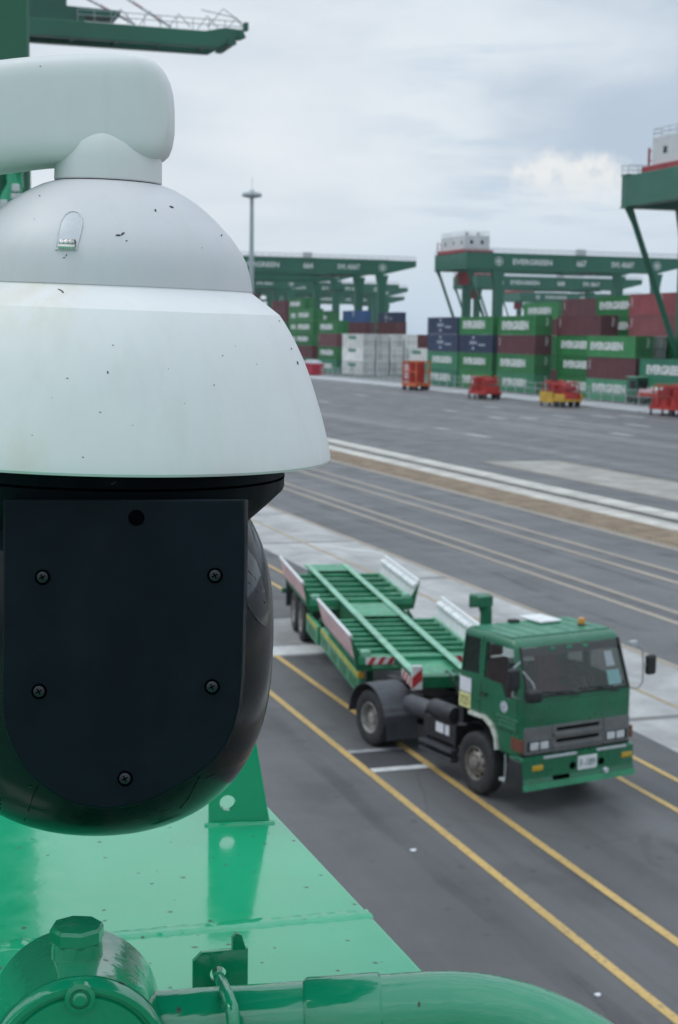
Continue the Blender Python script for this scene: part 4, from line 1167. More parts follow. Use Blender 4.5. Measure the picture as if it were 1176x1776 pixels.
# sunk floor sheets under the bars
b = MB(); b.box((-6.3, -1.2, ZT - .34), (-2.1, 1.2, ZT - .31)); b.build('floor_sheet', 'trailer_green', TRL)
b = MB(); b.box((-12.8, -1.2, ZT - .34), (-8.65, 1.2, ZT - .31)); b.build('floor_sheet', 'trailer_green', TRL)
b = MB(); b.box((-7.95, -.49, ZT - .06), (-6.3, .49, ZT - .032), .005, 1); b.build('deck_plate', 'trailer_mid_green', TRL)
b = MB(); b.box((-8.6, -.49, ZT - .30), (-7.95, .49, ZT - .27)); b.build('deck_plate', 'trailer_green', TRL)
b = MB(); b.box((-14.1, -.60, ZT - .05), (-12.95, .60, ZT - .033), .005, 1); b.build('deck_plate', 'trailer_mid_green', TRL)
b = MB(); b.box((-1.95, -.49, ZT - .16), (-.35, .49, ZT - .12), .005, 1); b.build('gooseneck_plate', 'trailer_mid_green', TRL)
for x0, x1 in ((-6.25, -2.05), (-12.8, -8.62)):
    for s in (-1, 1):
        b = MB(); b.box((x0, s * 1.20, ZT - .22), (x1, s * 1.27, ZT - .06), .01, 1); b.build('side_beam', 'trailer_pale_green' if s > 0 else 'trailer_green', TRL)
        # flared guide plate: faded pink outside, white inside
        inn = [(x0 + .02, s * 1.275, ZT - .13), (x1 - .22, s * 1.275, ZT - .13), (x1, s * 1.40, ZT + .36), (x0 - .02, s * 1.40, ZT + .36)]
        b = MB(); b.prism(inn, (0, s * .022, -.004))
        gp = b.build('guide_plate', 'faded_pink', TRL)
        b = MB(); b.prism([(x, y - s * .012, z + .004) for x, y, z in inn], (0, s * .010, -.002)); b.build('guide_lining', 'guide_white', gp)
        b = MB(); b.tube([(x0 - .02, s * 1.405, ZT + .36), (x1, s * 1.405, ZT + .36)], .035, 10); b.build('guide_edge', 'guide_white', gp)
        if s > 0:
            n = 6
            for k in range(n):
                xa = x0 + (x1 - x0) * k / n + .03; xb = x0 + (x1 - x0) * (k + 1) / n - .03
                b = MB(); b.tube([(xa, 1.33, ZT + .22), (xb, 1.33, ZT + .22)], .07, 14); b.build('guide_roller', 'guide_white', gp)
        # end gusset
        b = MB(); b.prism([(x1 + .002, s * 1.28, ZT - .30), (x1 + .002, s * 1.42, ZT + .35), (x1 + .002, s * 1.20, ZT - .02), (x1 + .002, s * .98, ZT - .20), (x1 + .002, s * .98, ZT - .34)], (.02, 0, 0)); b.build('end_gusset', 'trailer_green', TRL)
        b = MB(); b.box((x1 - .16, s * 1.0, ZT - .08), (x1 + .02, s * 1.2, ZT + .06), .03, 2); b.build('corner_casting', 'trailer_pale_green', TRL)
b = MB(); b.box((-8.72, -1.25, ZT - .2), (-8.58, 1.25, ZT - .04), .01, 1); b.build('bolster', 'trailer_mid_green', TRL)
b = MB(); b.box((-2.12, -1.25, ZT - .2), (-1.98, 1.25, ZT - .04), .01, 1); bol = b.build('bolster', 'trailer_mid_green', TRL)
def chevrons(origin, right, up, w, h, n, parent, slant=.6, flip=1):
    """red and white slanted tape, one mesh per colour"""
    o, r, u = Vector(origin), Vector(right), Vector(up); nn_ = r.cross(u).normalized()
    b = MB(); b.prism([o, o + r * w, o + r * w + u * h, o + u * h], nn_ * .006); b.build('white_tape', 'white_tape', parent)
    st = w / n
    for k in range(n):
        b = MB(); s0 = k * st + st * .2; sl = slant * h * flip
        q = [(s0, 0), (s0 + st * .5, 0), (s0 + st * .5 + sl, h), (s0 + sl, h)]
        q = [(min(max(a_, 0), w), c_) for a_, c_ in q]
        b.prism([o + r * a_ + u * c_ + nn_ * .006 for a_, c_ in q], nn_ * .004); b.build('red_tape', 'red_tape', parent)
chevrons((-1.98, -1.12, ZT - .19), (0, 1, 0), (0, 0, 1), .58, .14, 3, bol)
chevrons((-1.98, .54, ZT - .19), (0, 1, 0), (0, 0, 1), .58, .14, 3, bol, flip=-1)
# gooseneck nose with its two marker plates
b = MB(); b.box((-.42, -.58, ZT - .26), (-.14, .58, ZT - .04), .01, 1); nose = b.build('nose_beam', 'trailer_green', TRL)
for s in (-1, 1):
    b = MB(); b.box((-.16, s * .5 - .10, ZT - .28), (-.10, s * .5 + .10, ZT + .16), .008, 1); mp_ = b.build('marker_plate', 'white_tape', TRL)
    b = MB(); b.prism([(-.098, s * .5 - .10, ZT - .26), (-.098, s * .5 - .10, ZT - .05), (-.098, s * .5 + .09, ZT + .12), (-.098, s * .5 + .09, ZT - .10)], (.006, 0, 0)); b.build('red_tape', 'red_tape', mp_)
    chevrons((-1.0 if s < 0 else -.2, s * .595, ZT - .24), (-s, 0, 0), (0, 0, 1), .8, .18, 3, mp_, slant=.8)
    b = MB(); b.box((-.165, s * .5 - .09, ZT + .13), (-.095, s * .5 + .09, ZT + .17), .01, 1); b.build('plate_cap', 'white_tape', mp_)
# skirts with a yellow band along their upper edge
for s in (-1, 1):
    for x0, x1, z0, z1 in ((-7.0, -2.2, .56, 1.00), (-9.25, -7.5, .48, .93)):
        b = MB(); b.box((x0, s * 1.12, z0), (x1, s * 1.22, z1), .015, 1); sk = b.build('side_skirt', 'trailer_mid_green', TRL)
        b = MB(); b.box((x0 + .03, s * 1.215, z1 - .11), (x1 - .02, s * 1.226, z1 - .01)); b.build('yellow_band', 'yellow_stripe', sk)
        n = max(1, int((x1 - x0) / 1.1))
        for k in range(n):
            xa = x0 + (x1 - x0) * (k + .18) / n; xb = x0 + (x1 - x0) * (k + .82) / n
            b = MB(); b.box((xa, s * 1.212, z0 + .07), (xb, s * 1.224, z1 - .17)); b.build('skirt_panel', 'trailer_green', sk)
        b = MB()
        for xx in (x0 + .3, x1 - .3): b.bar((xx, s * 1.15, z1 - .02), (xx, s * .95, ZT - .2), .07, .07)
        b.build('skirt_hanger', 'trailer_green', sk)
    b = MB(); b.box((-2.28, s * 1.10, .90), (-2.16, s * 1.235, 1.02), .02, 2); b.build('skirt_cap', 'gear_yellow', TRL)
    b = MB(); b.bar((-4.2, s * .62, .35), (-4.2, s * .62, 1.0), .14, .14); b.box((-4.35, s * .62 - .15, .30), (-4.05, s * .62 + .15, .35)); b.build('landing_leg', 'trailer_green', TRL)
for x in (-10.45, -11.75):
    for y, o in ((-1.06, -1), (-.74, -1), (1.06, 1), (.74, 1)): wheel('wheel', x, y, o, TRL, rear=True)
    b = MB(); b.tube([(x, -1, .525), (x, 1, .525)], .075, 12); b.build('axle', 'black_steel', TRL)
b = MB(); b.box((-14.05, -1.2, .62), (-13.95, 1.2, .76), .02, 2); b.bar((-14.0, -.5, .7), (-14.0, -.5, 1.0), .08, .08); b.bar((-14.0, .5, .7), (-14.0, .5, 1.0), .08, .08); b.build('rear_guard', 'trailer_green', TRL)
for s in (-1, 1):
    b = MB(); b.box((-13.0, s * 1.0 - .22, .45), (-12.97, s * 1.0 + .22, 1.15)); b.build('mud_flap', 'tyre_rubber', TRL)
    b = MB(); b.bar((-9.4, s * .5, .93), (-12.4, s * .5, .82), .09, .12); b.build('spring_hanger', 'black_steel', TRL)

# ------------------------------------------------------------------ shipping containers
CL, CW, CH = 12.19, 2.44, 2.62
def cont_body(L):
    b = MB(); T = .12
    for y0, sgn in ((0, 1), (CW, -1)):                  # corrugated long sides
        n = int(L / .30); p = (L - .24) / n; pr = []
        for k in range(n):
            x = .12 + k * p
            pr += [(x, .035), (x + p * .3, .035), (x + p * .5, .0), (x + p * .8, .0)]
        pr.append((L - .12, .035))
        vs = [(b.bm.verts.new((x, y0 + sgn * (d + .02), .16)), b.bm.verts.new((x, y0 + sgn * (d + .02), CH - .1))) for x, d in pr]
        for q, r in zip(vs, vs[1:]): b.bm.faces.new((q[0], r[0], r[1], q[1]))
    n = 8; p = (CW - .24) / n; pr = []
    for k in range(n):
        y = .12 + k * p
        pr += [(y, .05), (y + p * .3, .05), (y + p * .5, .015), (y + p * .8, .015)]
    pr.append((CW - .12, .05))
    vs = [(b.bm.verts.new((d, y, .16)), b.bm.verts.new((d, y, CH - .1))) for y, d in pr]
    for q, r in zip(vs, vs[1:]): b.bm.faces.new((q[0], r[0], r[1], q[1]))
    b.box((.06, .05, CH - .09), (L - .06, CW - .05, CH - .03)); b.box((.06, .05, .05), (L - .06, CW - .05, .15))
    for x in (0, L - .12):
        for y in (0, CW - .12): b.box((x, y, .12), (x + .12, y + .12, CH - .12))
        for y in (0, CW - .16):
            b.box((x if x == 0 else x - .06, y - .004, 0), (x + .18 if x == 0 else x + .124, y + .164, .12)); b.box((x if x == 0 else x - .06, y - .004, CH - .12), (x + .18 if x == 0 else x + .124, y + .164, CH))
    for y in (0, CW - .09):
        b.box((.18, y, CH - .10), (L - .18, y + .09, CH - .01)); b.box((.18, y, .02), (L - .18, y + .09, .17))
    for x in (0, L - .10):
        b.box((x, .16, CH - .14), (x + .10, CW - .16, CH - .01)); b.box((x, .16, .02), (x + .10, CW - .16, .17))
    return b.mesh('body', angle=20)
def door_mesh(L):
    b = MB(); b.box((L - .06, .0, .18), (L - .012, 1.09, CH - .15))
    for z in (.55, 1.05, 1.55, 2.05): b.box((L - .014, .08, z), (L - .003, 1.02, z + .22))
    return b.mesh('door', angle=20)
def rod_mesh(L):
    b = MB(); b.tube([(L + .02, 0, .14), (L + .02, 0, CH - .12)], .022, 8)
    for z in (.3, 1.2, 2.2): b.box((L - .01, -.05, z), (L + .03, .05, z + .07))
    b.box((L + .01, -.02, 1.05), (L + .05, .34, 1.12))
    return b.mesh('locking_bar', angle=20)
BODY = {12.19: cont_body(12.19), 6.06: cont_body(6.06)}
DOOR = {l: door_mesh(l) for l in BODY}
ROD = {l: rod_mesh(l) for l in BODY}
BYMAT = {}
def shared(me, mat):
    k = (me.name, mat)
    if k not in BYMAT:
        c = me.copy(); c.materials.clear(); c.materials.append(MATS[mat]); BYMAT[k] = c
    return BYMAT[k]
def kid(name, me, mat, parent, loc=(0, 0, 0)):
    o = D.objects.new(name, shared(me, mat)); COL.objects.link(o); o.parent = parent; o.location = loc
    return o
EV = text_mesh('EVERGREEN', 8.5, 1.15, .004, .055)
EVS = text_mesh('EVERGREEN', 4.6, .66, .004, .045)
def emblem_mesh():
    b = MB()
    def disc(r0, r1, n=28):
        for k in range(n):
            t0, t1 = 2 * math.pi * k / n, 2 * math.pi * (k + 1) / n
            b.poly([(r0 * math.cos(t0), r0 * math.sin(t0), 0), (r1 * math.cos(t0), r1 * math.sin(t0), 0), (r1 * math.cos(t1), r1 * math.sin(t1), 0), (r0 * math.cos(t1), r0 * math.sin(t1), 0)])
    disc(.52, .62)
    for k in range(4):
        a = math.pi / 2 * k; c, s = math.cos(a), math.sin(a)
        R_ = lambda x, y: (c * x - s * y, s * x + c * y, .002)
        b.poly([R_(0, .04), R_(.14, .14), R_(0, .50), R_(-.14, .14)])
        a2 = a + math.pi / 4; c2, s2 = math.cos(a2), math.sin(a2)
        Q_ = lambda x, y: (c2 * x - s2 * y, s2 * x + c2 * y, .001)
        b.poly([Q_(0, .04), Q_(.09, .10), Q_(0, .32), Q_(-.09, .10)])
    return b.mesh('emblem', recalc=False)
EMB = emblem_mesh()
def stacked_emblem():
    b = MB()
    def loz(cx, cy, w, h): b.poly([(cx - w, cy, 0), (cx, cy - h, 0), (cx + w, cy, 0), (cx, cy + h, 0)])
    loz(0, .78, .48, .26); loz(0, -.78, .48, .26)
    for k in range(5): b.poly([(-1.25 + .52 * k, -.20, 0), (-.90 + .52 * k, -.20, 0), (-.80 + .52 * k, .28, 0), (-1.15 + .52 * k, .28, 0)])
    for k in range(4): b.poly([(2.0 + .6 * k, -.42, 0), (2.42 + .6 * k, -.42, 0), (2.42 + .6 * k, -.12, 0), (2.0 + .6 * k, -.12, 0)])
    return b.mesh('lettering', recalc=False)  # a stacked emblem of lozenges and bars, not text
STK = stacked_emblem()
def lines_mesh():
    b = MB()
    for k, w in enumerate((.30, .42, .36, .28)): b.poly([(-.2, .5 - .3 * k, 0), (-.2 + w, .5 - .3 * k, 0), (-.2 + w, .62 - .3 * k, 0), (-.2, .62 - .3 * k, 0)])
    return b.mesh('data_lines', recalc=False)
DLN = lines_mesh()
def front_mark(o, me, mat, x, z, name='lettering'):
    k = kid(name, me, mat, o); put(k, (x, -.012, z), (1, 0, 0), (0, 0, 1)); return k
def end_mark(o, me, mat, y, z, L, name='data_lines'):
    k = kid(name, me, mat, o); put(k, (L + .012, y, z), (0, 1, 0), (0, 0, 1)); return k
NCONT = [0]
GROUPC = 'shipping containers stacked in the yard'
def container(loc, colour, label, L=12.19, mark='auto', far=False):
    m = 'container_' + colour.replace(' ', '_')
    t = thing('shipping_container', label, 'container', loc, 0, GROUPC)
    kid('body', BODY[L], m, t)
    d1 = kid('door', DOOR[L], m, t, (0, .125, 0)); d2 = kid('door', DOOR[L], m, t, (0, 1.225, 0))
    if not far:
        for d in (d1, d2):
            for y in (.28, .80): kid('locking_bar', ROD[L], 'container_rod', d, (0, y, 0))
    if mark == 'auto':
        mark = {'navy': 'stack', 'maroon': 'dot', 'red': 'top', 'brick red': 'dot', 'white': 'greens', 'grey': 'dot', 'blue': 'top', 'scarlet': 'top'}.get(colour, 'ev')
    if mark == 'ev': front_mark(t, EV if L > 7 else EVS, 'letter_white', L * .46 + random.uniform(-.7, .5), 1.36 + random.uniform(-.08, .12)).scale = (random.uniform(.88, 1.02), random.uniform(.85, 1.05), 1)
    elif mark == 'greens':
        front_mark(t, EVS, 'letter_green', L * .5, 2.05 if NCONT[0] % 2 else 1.9)
        if NCONT[0] % 3 == 1: front_mark(t, EMB, 'letter_green', L * .5, 1.0, 'emblem')
    elif mark == 'stack': front_mark(t, STK, 'letter_pale_blue', L * .44, 1.4, 'lettering')  # this lettering object carries the stacked emblem
    elif mark == 'top': front_mark(t, EMB, 'letter_white', L * .62, 1.9, 'emblem'); front_mark(t, DLN, 'letter_white', .7, 1.5, 'data_lines')
    elif mark == 'dot': front_mark(t, DLN, 'letter_white', .8, 1.6, 'data_lines')
    if not far: end_mark(t, DLN, 'letter_white', 1.75, 1.7, L)
    NCONT[0] += 1
    return t
LEVEL = {1: 'bottom', 2: 'second from the ground', 3: 'third from the ground', 4: 'fourth from the ground', 5: 'fifth from the ground', 6: 'sixth from the ground'}
WORD = {'ev': 'lettered', }
def stack(px, Y, colours, where, L=12.19, far=False, marks=None):
    """a stack whose near left corner stands at distance Y, seen at photograph column px"""
    py = 680
    for _ in range(6):
        g = at(px, py, 1, Y); k = ROT.transposed() @ (Vector((g.x, Y, .14)) - EYE); py = PH / 2 - FPX * k.y / -k.z
    dx = dy = 0
    for i, c in enumerate(colours):
        if c is None: continue
        lv = ('bottom' if i == 0 else 'top' if i == len(colours) - 1 else ('second' if i == 1 else 'third' if i == 2 else 'fourth' if i == 3 else 'fifth')) 
        lv = {'bottom': 'at the bottom of', 'top': 'on top of', 'second': 'second up in', 'third': 'third up in', 'fourth': 'fourth up in', 'fifth': 'fifth up in'}[lv]
        mk_ = marks[i] if marks else 'auto'
        container((g.x + dx + random.uniform(-.04, .04), g.y + dy + random.uniform(-.04, .04), .14 + i * CH), c, f'{c} container {lv} {where}', L, mk_, far)
G_, B_, P_, N_, M_, R_, Wt, Bl, Gr, T_ = 'green', 'bright green', 'pale green', 'navy', 'maroon', 'red', 'white', 'blue', 'grey', 'teal green'
random.seed(3)
# the near row, left to right as the camera sees it
Y0 = 91.3
stack(740, Y0, [T_, P_, N_, N_], 'the stack with two navy boxes')
stack(794, Y0, [B_, G_, N_, B_], 'the stack with one navy box')
stack(860.5, Y0, [P_, G_, M_, B_], 'the stack behind the red gear boxes')
stack(964, Y0 + 2.8, [G_, G_, B_, M_], 'the tall stack behind the yellow trailer')
stack(1015.5, Y0, [P_, M_, B_], 'the stack at the yellow gear trailer')
stack(1107, Y0, [P_, T_], 'the low stack by the near yard crane')
# rows behind it
stack(1037, Y0 + 2.8, [G_, M_, Gr], 'the stack with a grey reefer box')
stack(1086, Y0 + 5.6, [G_, G_, G_, 'brick red', R_], 'the stack crowned with red boxes')
stack(1029, Y0 + 8.4, [M_, G_, G_, G_, B_], 'the stack left of the red boxes')
stack(971, Y0 + 11.2, [M_, G_, G_, G_, M_], 'the rear stack beside the lettered box')
stack(905, Y0 + 17, [M_, G_, G_, M_, B_], 'the rear stack behind the red gear boxes')
stack(800, Y0 + 3, [G_, P_, M_], 'the hidden row behind the navy boxes', far=True)
stack(702, Y0 + 16, [G_, Wt, ], 'the low pile beside the navy boxes', far=True)
stack(714, Y0 + 24, [G_, M_, M_], 'the pile behind the orange cage', far=True)
# the white block and its neighbours, farther down the yard
YW = 98.2
for k, w_ in enumerate(('the nearest white row', 'the second white row', 'the third white row', 'the last white row')):
    stack(593 + 23.8 * k, YW + k * 2.85, [Wt, Wt, Wt], w_)
stack(551, YW, [T_, G_, M_, G_], 'the stack left of the white block', far=True)
stack(512, YW + 1, [G_, M_, G_, G_, G_], 'the green stack beside the camera shield', far=True)
stack(500, YW + 5, [G_, G_, G_, G_, G_, G_], 'the tallest green stack far left', far=True)
stack(470, YW + 8, [G_, G_, G_, G_, M_, M_], 'the stack partly hidden by the camera', far=True)
stack(593, YW + 16, [G_, G_, G_, M_, Bl], 'the stack topped by a blue box', far=True)
stack(601, YW + 19, [G_, G_, M_, M_], 'the stack peeping over the white block', far=True)
stack(651, YW + 17, [M_, G_, G_, M_], 'the maroon stack right of the blue box', far=True)
stack(545, YW + 20, [G_, G_, G_, G_, G_], 'the far green stack left of the blue box', far=True)
stack(655, YW + 30, [G_, G_, G_, G_, N_], 'the low far stack with a navy lid', far=True)

# ------------------------------------------------------------------ red gear boxes, bins and carts on the apron
def gear_trailer(px, py, w, bed, box, label, hh=1.75, rz=0.05, n=2, dyg=0):
    g = at(px, py, 2, 0)
    t = thing('gear_box_trailer', label, 'gear trailer', (g.x, g.y + dyg, 0), rz, 'wheeled gear box trailers on the apron')
    dp = 2.3
    b = MB(); b.box((0, 0, .62), (w, .18, .86)); b.box((0, dp - .18, .62), (w, dp, .86))
    for k in range(5): b.box((w * k / 4 - (.1 if k else 0), .18, .64), (w * k / 4 + (.1 if k < 4 else 0), dp - .18, .84))
    b.build('bed_frame', bed, t)
    b = MB(); b.box((.1, .1, .86), (w - .1, dp - .1, .92)); b.build('bed_deck', bed, t)
    for x in (.12, w * .36):
        b = MB(); b.box((x, .05, 0), (x + .16, .21, .62)); b.box((x - .08, -.02, 0), (x + .24, .3, .06)); b.build('support_leg', 'black_steel', t)
    for x in (w * .62, w - .65):
        for y in (.22, dp - .22):
            b = MB(); b.lathe([(.12, -.14), (.42, -.14), (.46, -.08), (.46, .08), (.42, .14), (.12, .14)], 20, Matrix.Translation((x, y, .46)) @ Matrix.Rotation(rad(90), 4, 'X')); b.build('wheel', 'tyre_rubber', t)
    if bed == 'gear_yellow':
        for y in (-.03, dp - .09):
            b = MB(); b.box((-.05, y, .42), (w * .56, y + .12, 1.62), .03, 1); b.box((w * .60, y, .88), (w + .05, y + .12, 1.45), .03, 1); b.build('side_panel', bed, t)
    bw_ = (w - .3) / n
    for k in range(n):
        x0 = .15 + bw_ * k + .08; x1 = x0 + bw_ - .16
        rng = random.Random(int(px * 7 + k))
        ya, yb = .15, dp - .15
        b = MB()
        for y in (ya, yb - .06):                       # gable frames front and back
            g0, g1, g2, g3 = (x0, y, .93), (x0 + .32, y, .93 + hh), (x1 - .32, y, .93 + hh), (x1, y, .93)
            for p, q in ((g0, g1), (g1, g2), (g2, g3), (g0, g3)): b.bar(p, q, .10, .10)
            xm = (x0 + x1) / 2; b.bar((xm, y, .93), (xm, y, .93 + hh), .09, .09); b.bar((x0 + .17, y, .93 + hh * .5), (x1 - .17, y, .93 + hh * .5), .09, .09)
        for xx, zz in ((x0, .95), (x0 + .32, .93 + hh), (x1 - .32, .93 + hh), (x1, .95)): b.bar((xx, ya, zz), (xx, yb, zz), .10, .10)
        bx = b.build('rack_frame', box, t)
        b = MB(); b.prism([(x0 + .06, ya + .12, .97), (x1 - .06, ya + .12, .97), (x1 - .16, ya + .12, .93 + hh * .42), (x0 + .16, ya + .12, .93 + hh * .42)], (0, dp - .54, 0), .03, 1); b.build('gear_bin', box, bx)
        xm = (x0 + x1) / 2
        for j, (xa_, xb_) in enumerate(((x0 + .22, xm - .06), (xm + .06, x1 - .22))):
            h2 = hh * rng.uniform(.30, .50)
            b = MB(); b.box((xa_ + rng.uniform(0, .12), ya + .15 + rng.uniform(0, .3), .93 + hh * .5), (xb_ - rng.uniform(0, .12), yb - .25, .93 + hh * .5 + h2), .08, 2); b.build('gear_bin', 'crane_red' if rng.random() < .4 else box, bx)
        b = MB()
        for _k in range(9):
            xx, yy = rng.uniform(x0 + .25, x1 - .25), rng.uniform(ya + .2, yb - .3); zz = .93 + hh * rng.uniform(.42, .5)
            b.box((xx - .1, yy - .1, zz), (xx + .1, yy + .1, zz + rng.uniform(.15, .4)), .03, 1)
        tag(b.build('twist_lock_heap', 'rim_metal', bx), None, kind='stuff')
        for y in (ya + .2, yb - .2):
            b = MB(); b.tube([(x0 + .5, y, .93 + hh), (x0 + .6, y, .93 + hh + .2), (x1 - .6, y, .93 + hh + .2), (x1 - .5, y, .93 + hh)], .04, 8); b.build('lifting_bar', box, bx)
    b = MB(); b.bar((-.9, dp / 2, .55), (0, dp / 2, .72), .14, .14); b.tube([(-.9, dp / 2 - .1, .55), (-1.02, dp / 2, .55), (-.9, dp / 2 + .1, .55)], .04, 8); b.build('drawbar', bed, t)
    return t
gear_trailer(811, 690.5, 4.9, 'gear_red', 'gear_red', 'low red gear box trailer with two red boxes in front of green containers')
gear_trailer(936, 703, 5.5, 'gear_yellow', 'gear_red', 'yellow framed gear trailer carrying two red boxes')
gear_trailer(1125, 719, 6.2, 'gear_red', 'gear_red', 'nearest red gear trailer at the right edge of the apron', hh=2.0)
def cage(px, py):
    g = at(px, py, 2, 0)
    t = thing('lashing_cage', 'tall open orange red work cage on a yellow wheeled base', 'cage', (g.x, g.y, 0), .06)
    w, dp, h = 4.7, 2.3, 4.15
    b = MB(); b.box((0, 0, .55), (w, .2, 1.05)); b.box((0, dp - .2, .55), (w, dp, 1.05)); b.box((0, .2, .6), (.2, dp - .2, 1.0)); b.box((w - .2, .2, .6), (w, dp - .2, 1.0)); b.box((.2, .2, .9), (w - .2, dp - .2, 1.0)); b.build('base_frame', 'gear_orange', t)
    b = MB()
    for x in (.1, w * .52, w - .1):
        for y in (.1, dp - .1): b.bar((x, y, 1.0), (x, y, h), .18, .18)
    for z in (h - .09, 2.6): 
        for y in (.1, dp - .1): b.bar((.1, y, z), (w - .1, y, z), .15, .18)
    for x in (.1, w * .52, w - .1): b.bar((x, .1, h - .09), (x, dp - .1, h - .09), .15, .15)
    b.build('cage_frame', 'gear_orange', t)
    b = MB(); b.box((w * .42, .14, 1.05), (w * .62, dp - .14, h - .15)); b.build('tool_locker', 'gear_red', t)
    b = MB(); b.box((.2, .16, 1.3), (w * .42, .2, h - .3)); pn = b.build('side_panel', 'gear_red', t)
    for z in (3.35, 2.95, 2.55, 2.15, 1.7):
        b = MB(); b.box((.45, .135, z), (w * .40, .162, z + .22)); b.build('white_stripe', 'sticker_white', pn)
    b = MB()
    for k in range(9):
        x = w * .63 + (w * .33) * k / 8; b.bar((x, dp - .1, 1.05), (x, dp - .1, h - .1), .03, .03)
    for k in range(5): b.bar((w * .62, dp - .1, 1.3 + .6 * k), (w - .1, dp - .1, 1.3 + .6 * k), .03, .03)
    b.build('mesh_panel', 'pale_mesh', t)
    for x in (w * .08, w * .55, w * .88):
        b = MB(); b.lathe([(.1, -.2), (.38, -.2), (.42, -.14), (.42, .14), (.38, .2), (.1, .2)], 18, Matrix.Translation((x, .25, .42)) @ Matrix.Rotation(rad(90), 4, 'X')); b.build('wheel', 'tyre_rubber', t)
        b = MB(); b.lathe([(.1, -.2), (.38, -.2), (.42, -.14), (.42, .14), (.38, .2), (.1, .2)], 18, Matrix.Translation((x, dp - .25, .42)) @ Matrix.Rotation(rad(90), 4, 'X')); b.build('wheel', 'tyre_rubber', t)
    return t
cage(697, 675.5)
g = at(547, 650, 2, .14)
sk_ = thing('open_top_bin', 'low bright red open bin standing in front of the white containers', 'bin', (g.x - 1, g.y - 2.5, .14))
b = MB(); b.box((0, 0, .1), (6.9, .08, 2.2)); b.box((0, 2.2, .1), (6.9, 2.28, 2.2)); b.box((0, .08, .1), (.08, 2.2, 2.2)); b.box((6.82, .08, .1), (6.9, 2.2, 2.2)); b.box((.08, .08, .1), (6.82, 2.2, .2)); b.build('bin_shell', 'container_scarlet', sk_)
b = MB()
for k in range(10): b.box((.1 + k * .73, -.06, .1), (.22 + k * .73, 0, 2.12))
b.box((0, -.08, 2.12), (6.9, 0, 2.24)); b.build('bin_rib', 'container_scarlet', sk_)
b = MB()
for k in range(8): b.box((.5 + k * .8, .3, 2.0), (.95 + k * .8, 1.9, 2.45 + .2 * (k % 3)), .05, 1)
b.build('packed_sacks', 'sticker_white', sk_)

# small terminal tractor parked at the yard edge
g = at(1082, 699, 2, .14)
yt = thing('yard_tractor', 'dark green yard tractor with a red flatbed parked beside the containers', 'yard tractor', (g.x, g.y, .14), 0)
b = MB(); b.box((.1, .2, .55), (4.9, 2.2, .85), .04, 1); b.build('chassis', 'black_steel', yt)
b = MB(); b.prism([(.35, .1, .9), (2.6, .1, .9), (2.6, .1, 2.9), (2.3, .1, 3.05), (.7, .1, 3.05), (.35, .1, 2.5)], (0, 2.2, 0), .08, 2); ycab = b.build('cab', 'crane_green', yt)
b = MB(); b.box((1.1, .075, 1.75), (2.45, .095, 2.75), .01, 1); b.build('side_window', 'dark_window', ycab)
b = MB(); b.box((2.59, .35, 1.8), (2.612, 2.05, 2.75), .01, 1); b.build('rear_window', 'dark_window', ycab)
b = MB(); b.box((.2, .0, 3.05), (2.75, 2.4, 3.16), .03, 1); b.build('roof_panel', 'trailer_pale_green', ycab)
for x in (.8, 3.9):
    for y in (.3, 2.1):
        b = MB(); b.lathe([(.15, -.16), (.48, -.16), (.52, -.1), (.52, .1), (.48, .16), (.15, .16)], 20, Matrix.Translation((x, y, .52)) @ Matrix.Rotation(rad(90), 4, 'X')); b.build('wheel', 'tyre_rubber', yt)
b = MB(); b.box((2.8, .05, .95), (8.2, 2.35, 1.35), .03, 1); b.build('flatbed', 'gear_red', yt)
b = MB(); b.box((3.1, .2, 1.35), (6.4, 2.2, 1.75), .05, 1); b.build('load_cover', 'faded_pink', yt)

# ------------------------------------------------------------------ yard fence
fn = thing('mesh_fence', 'pale thin mesh fence along the foot of the container stacks', 'fence', (-300, 88.2, .14))
pm_ = None
b = MB(); b.box((-.04, -.04, 0), (.04, .04, 1.75)); post = b.mesh('post')
for k in range(56):
    o = kid('post', post, 'rail_grey', fn, (k * 3.0, 0, 0))
b = MB()
for z in (.15, .95, 1.7): b.box((0, -.025, z), (165, .025, z + .05))
b.build('fence_rail', 'rail_grey', fn)
b = MB()
for k in range(330): b.box((k * .5 + .24, -.008, .2), (k * .5 + .256, .008, 1.7))
tag(b.build('wire_mesh', 'pale_mesh', fn), None, kind='stuff')

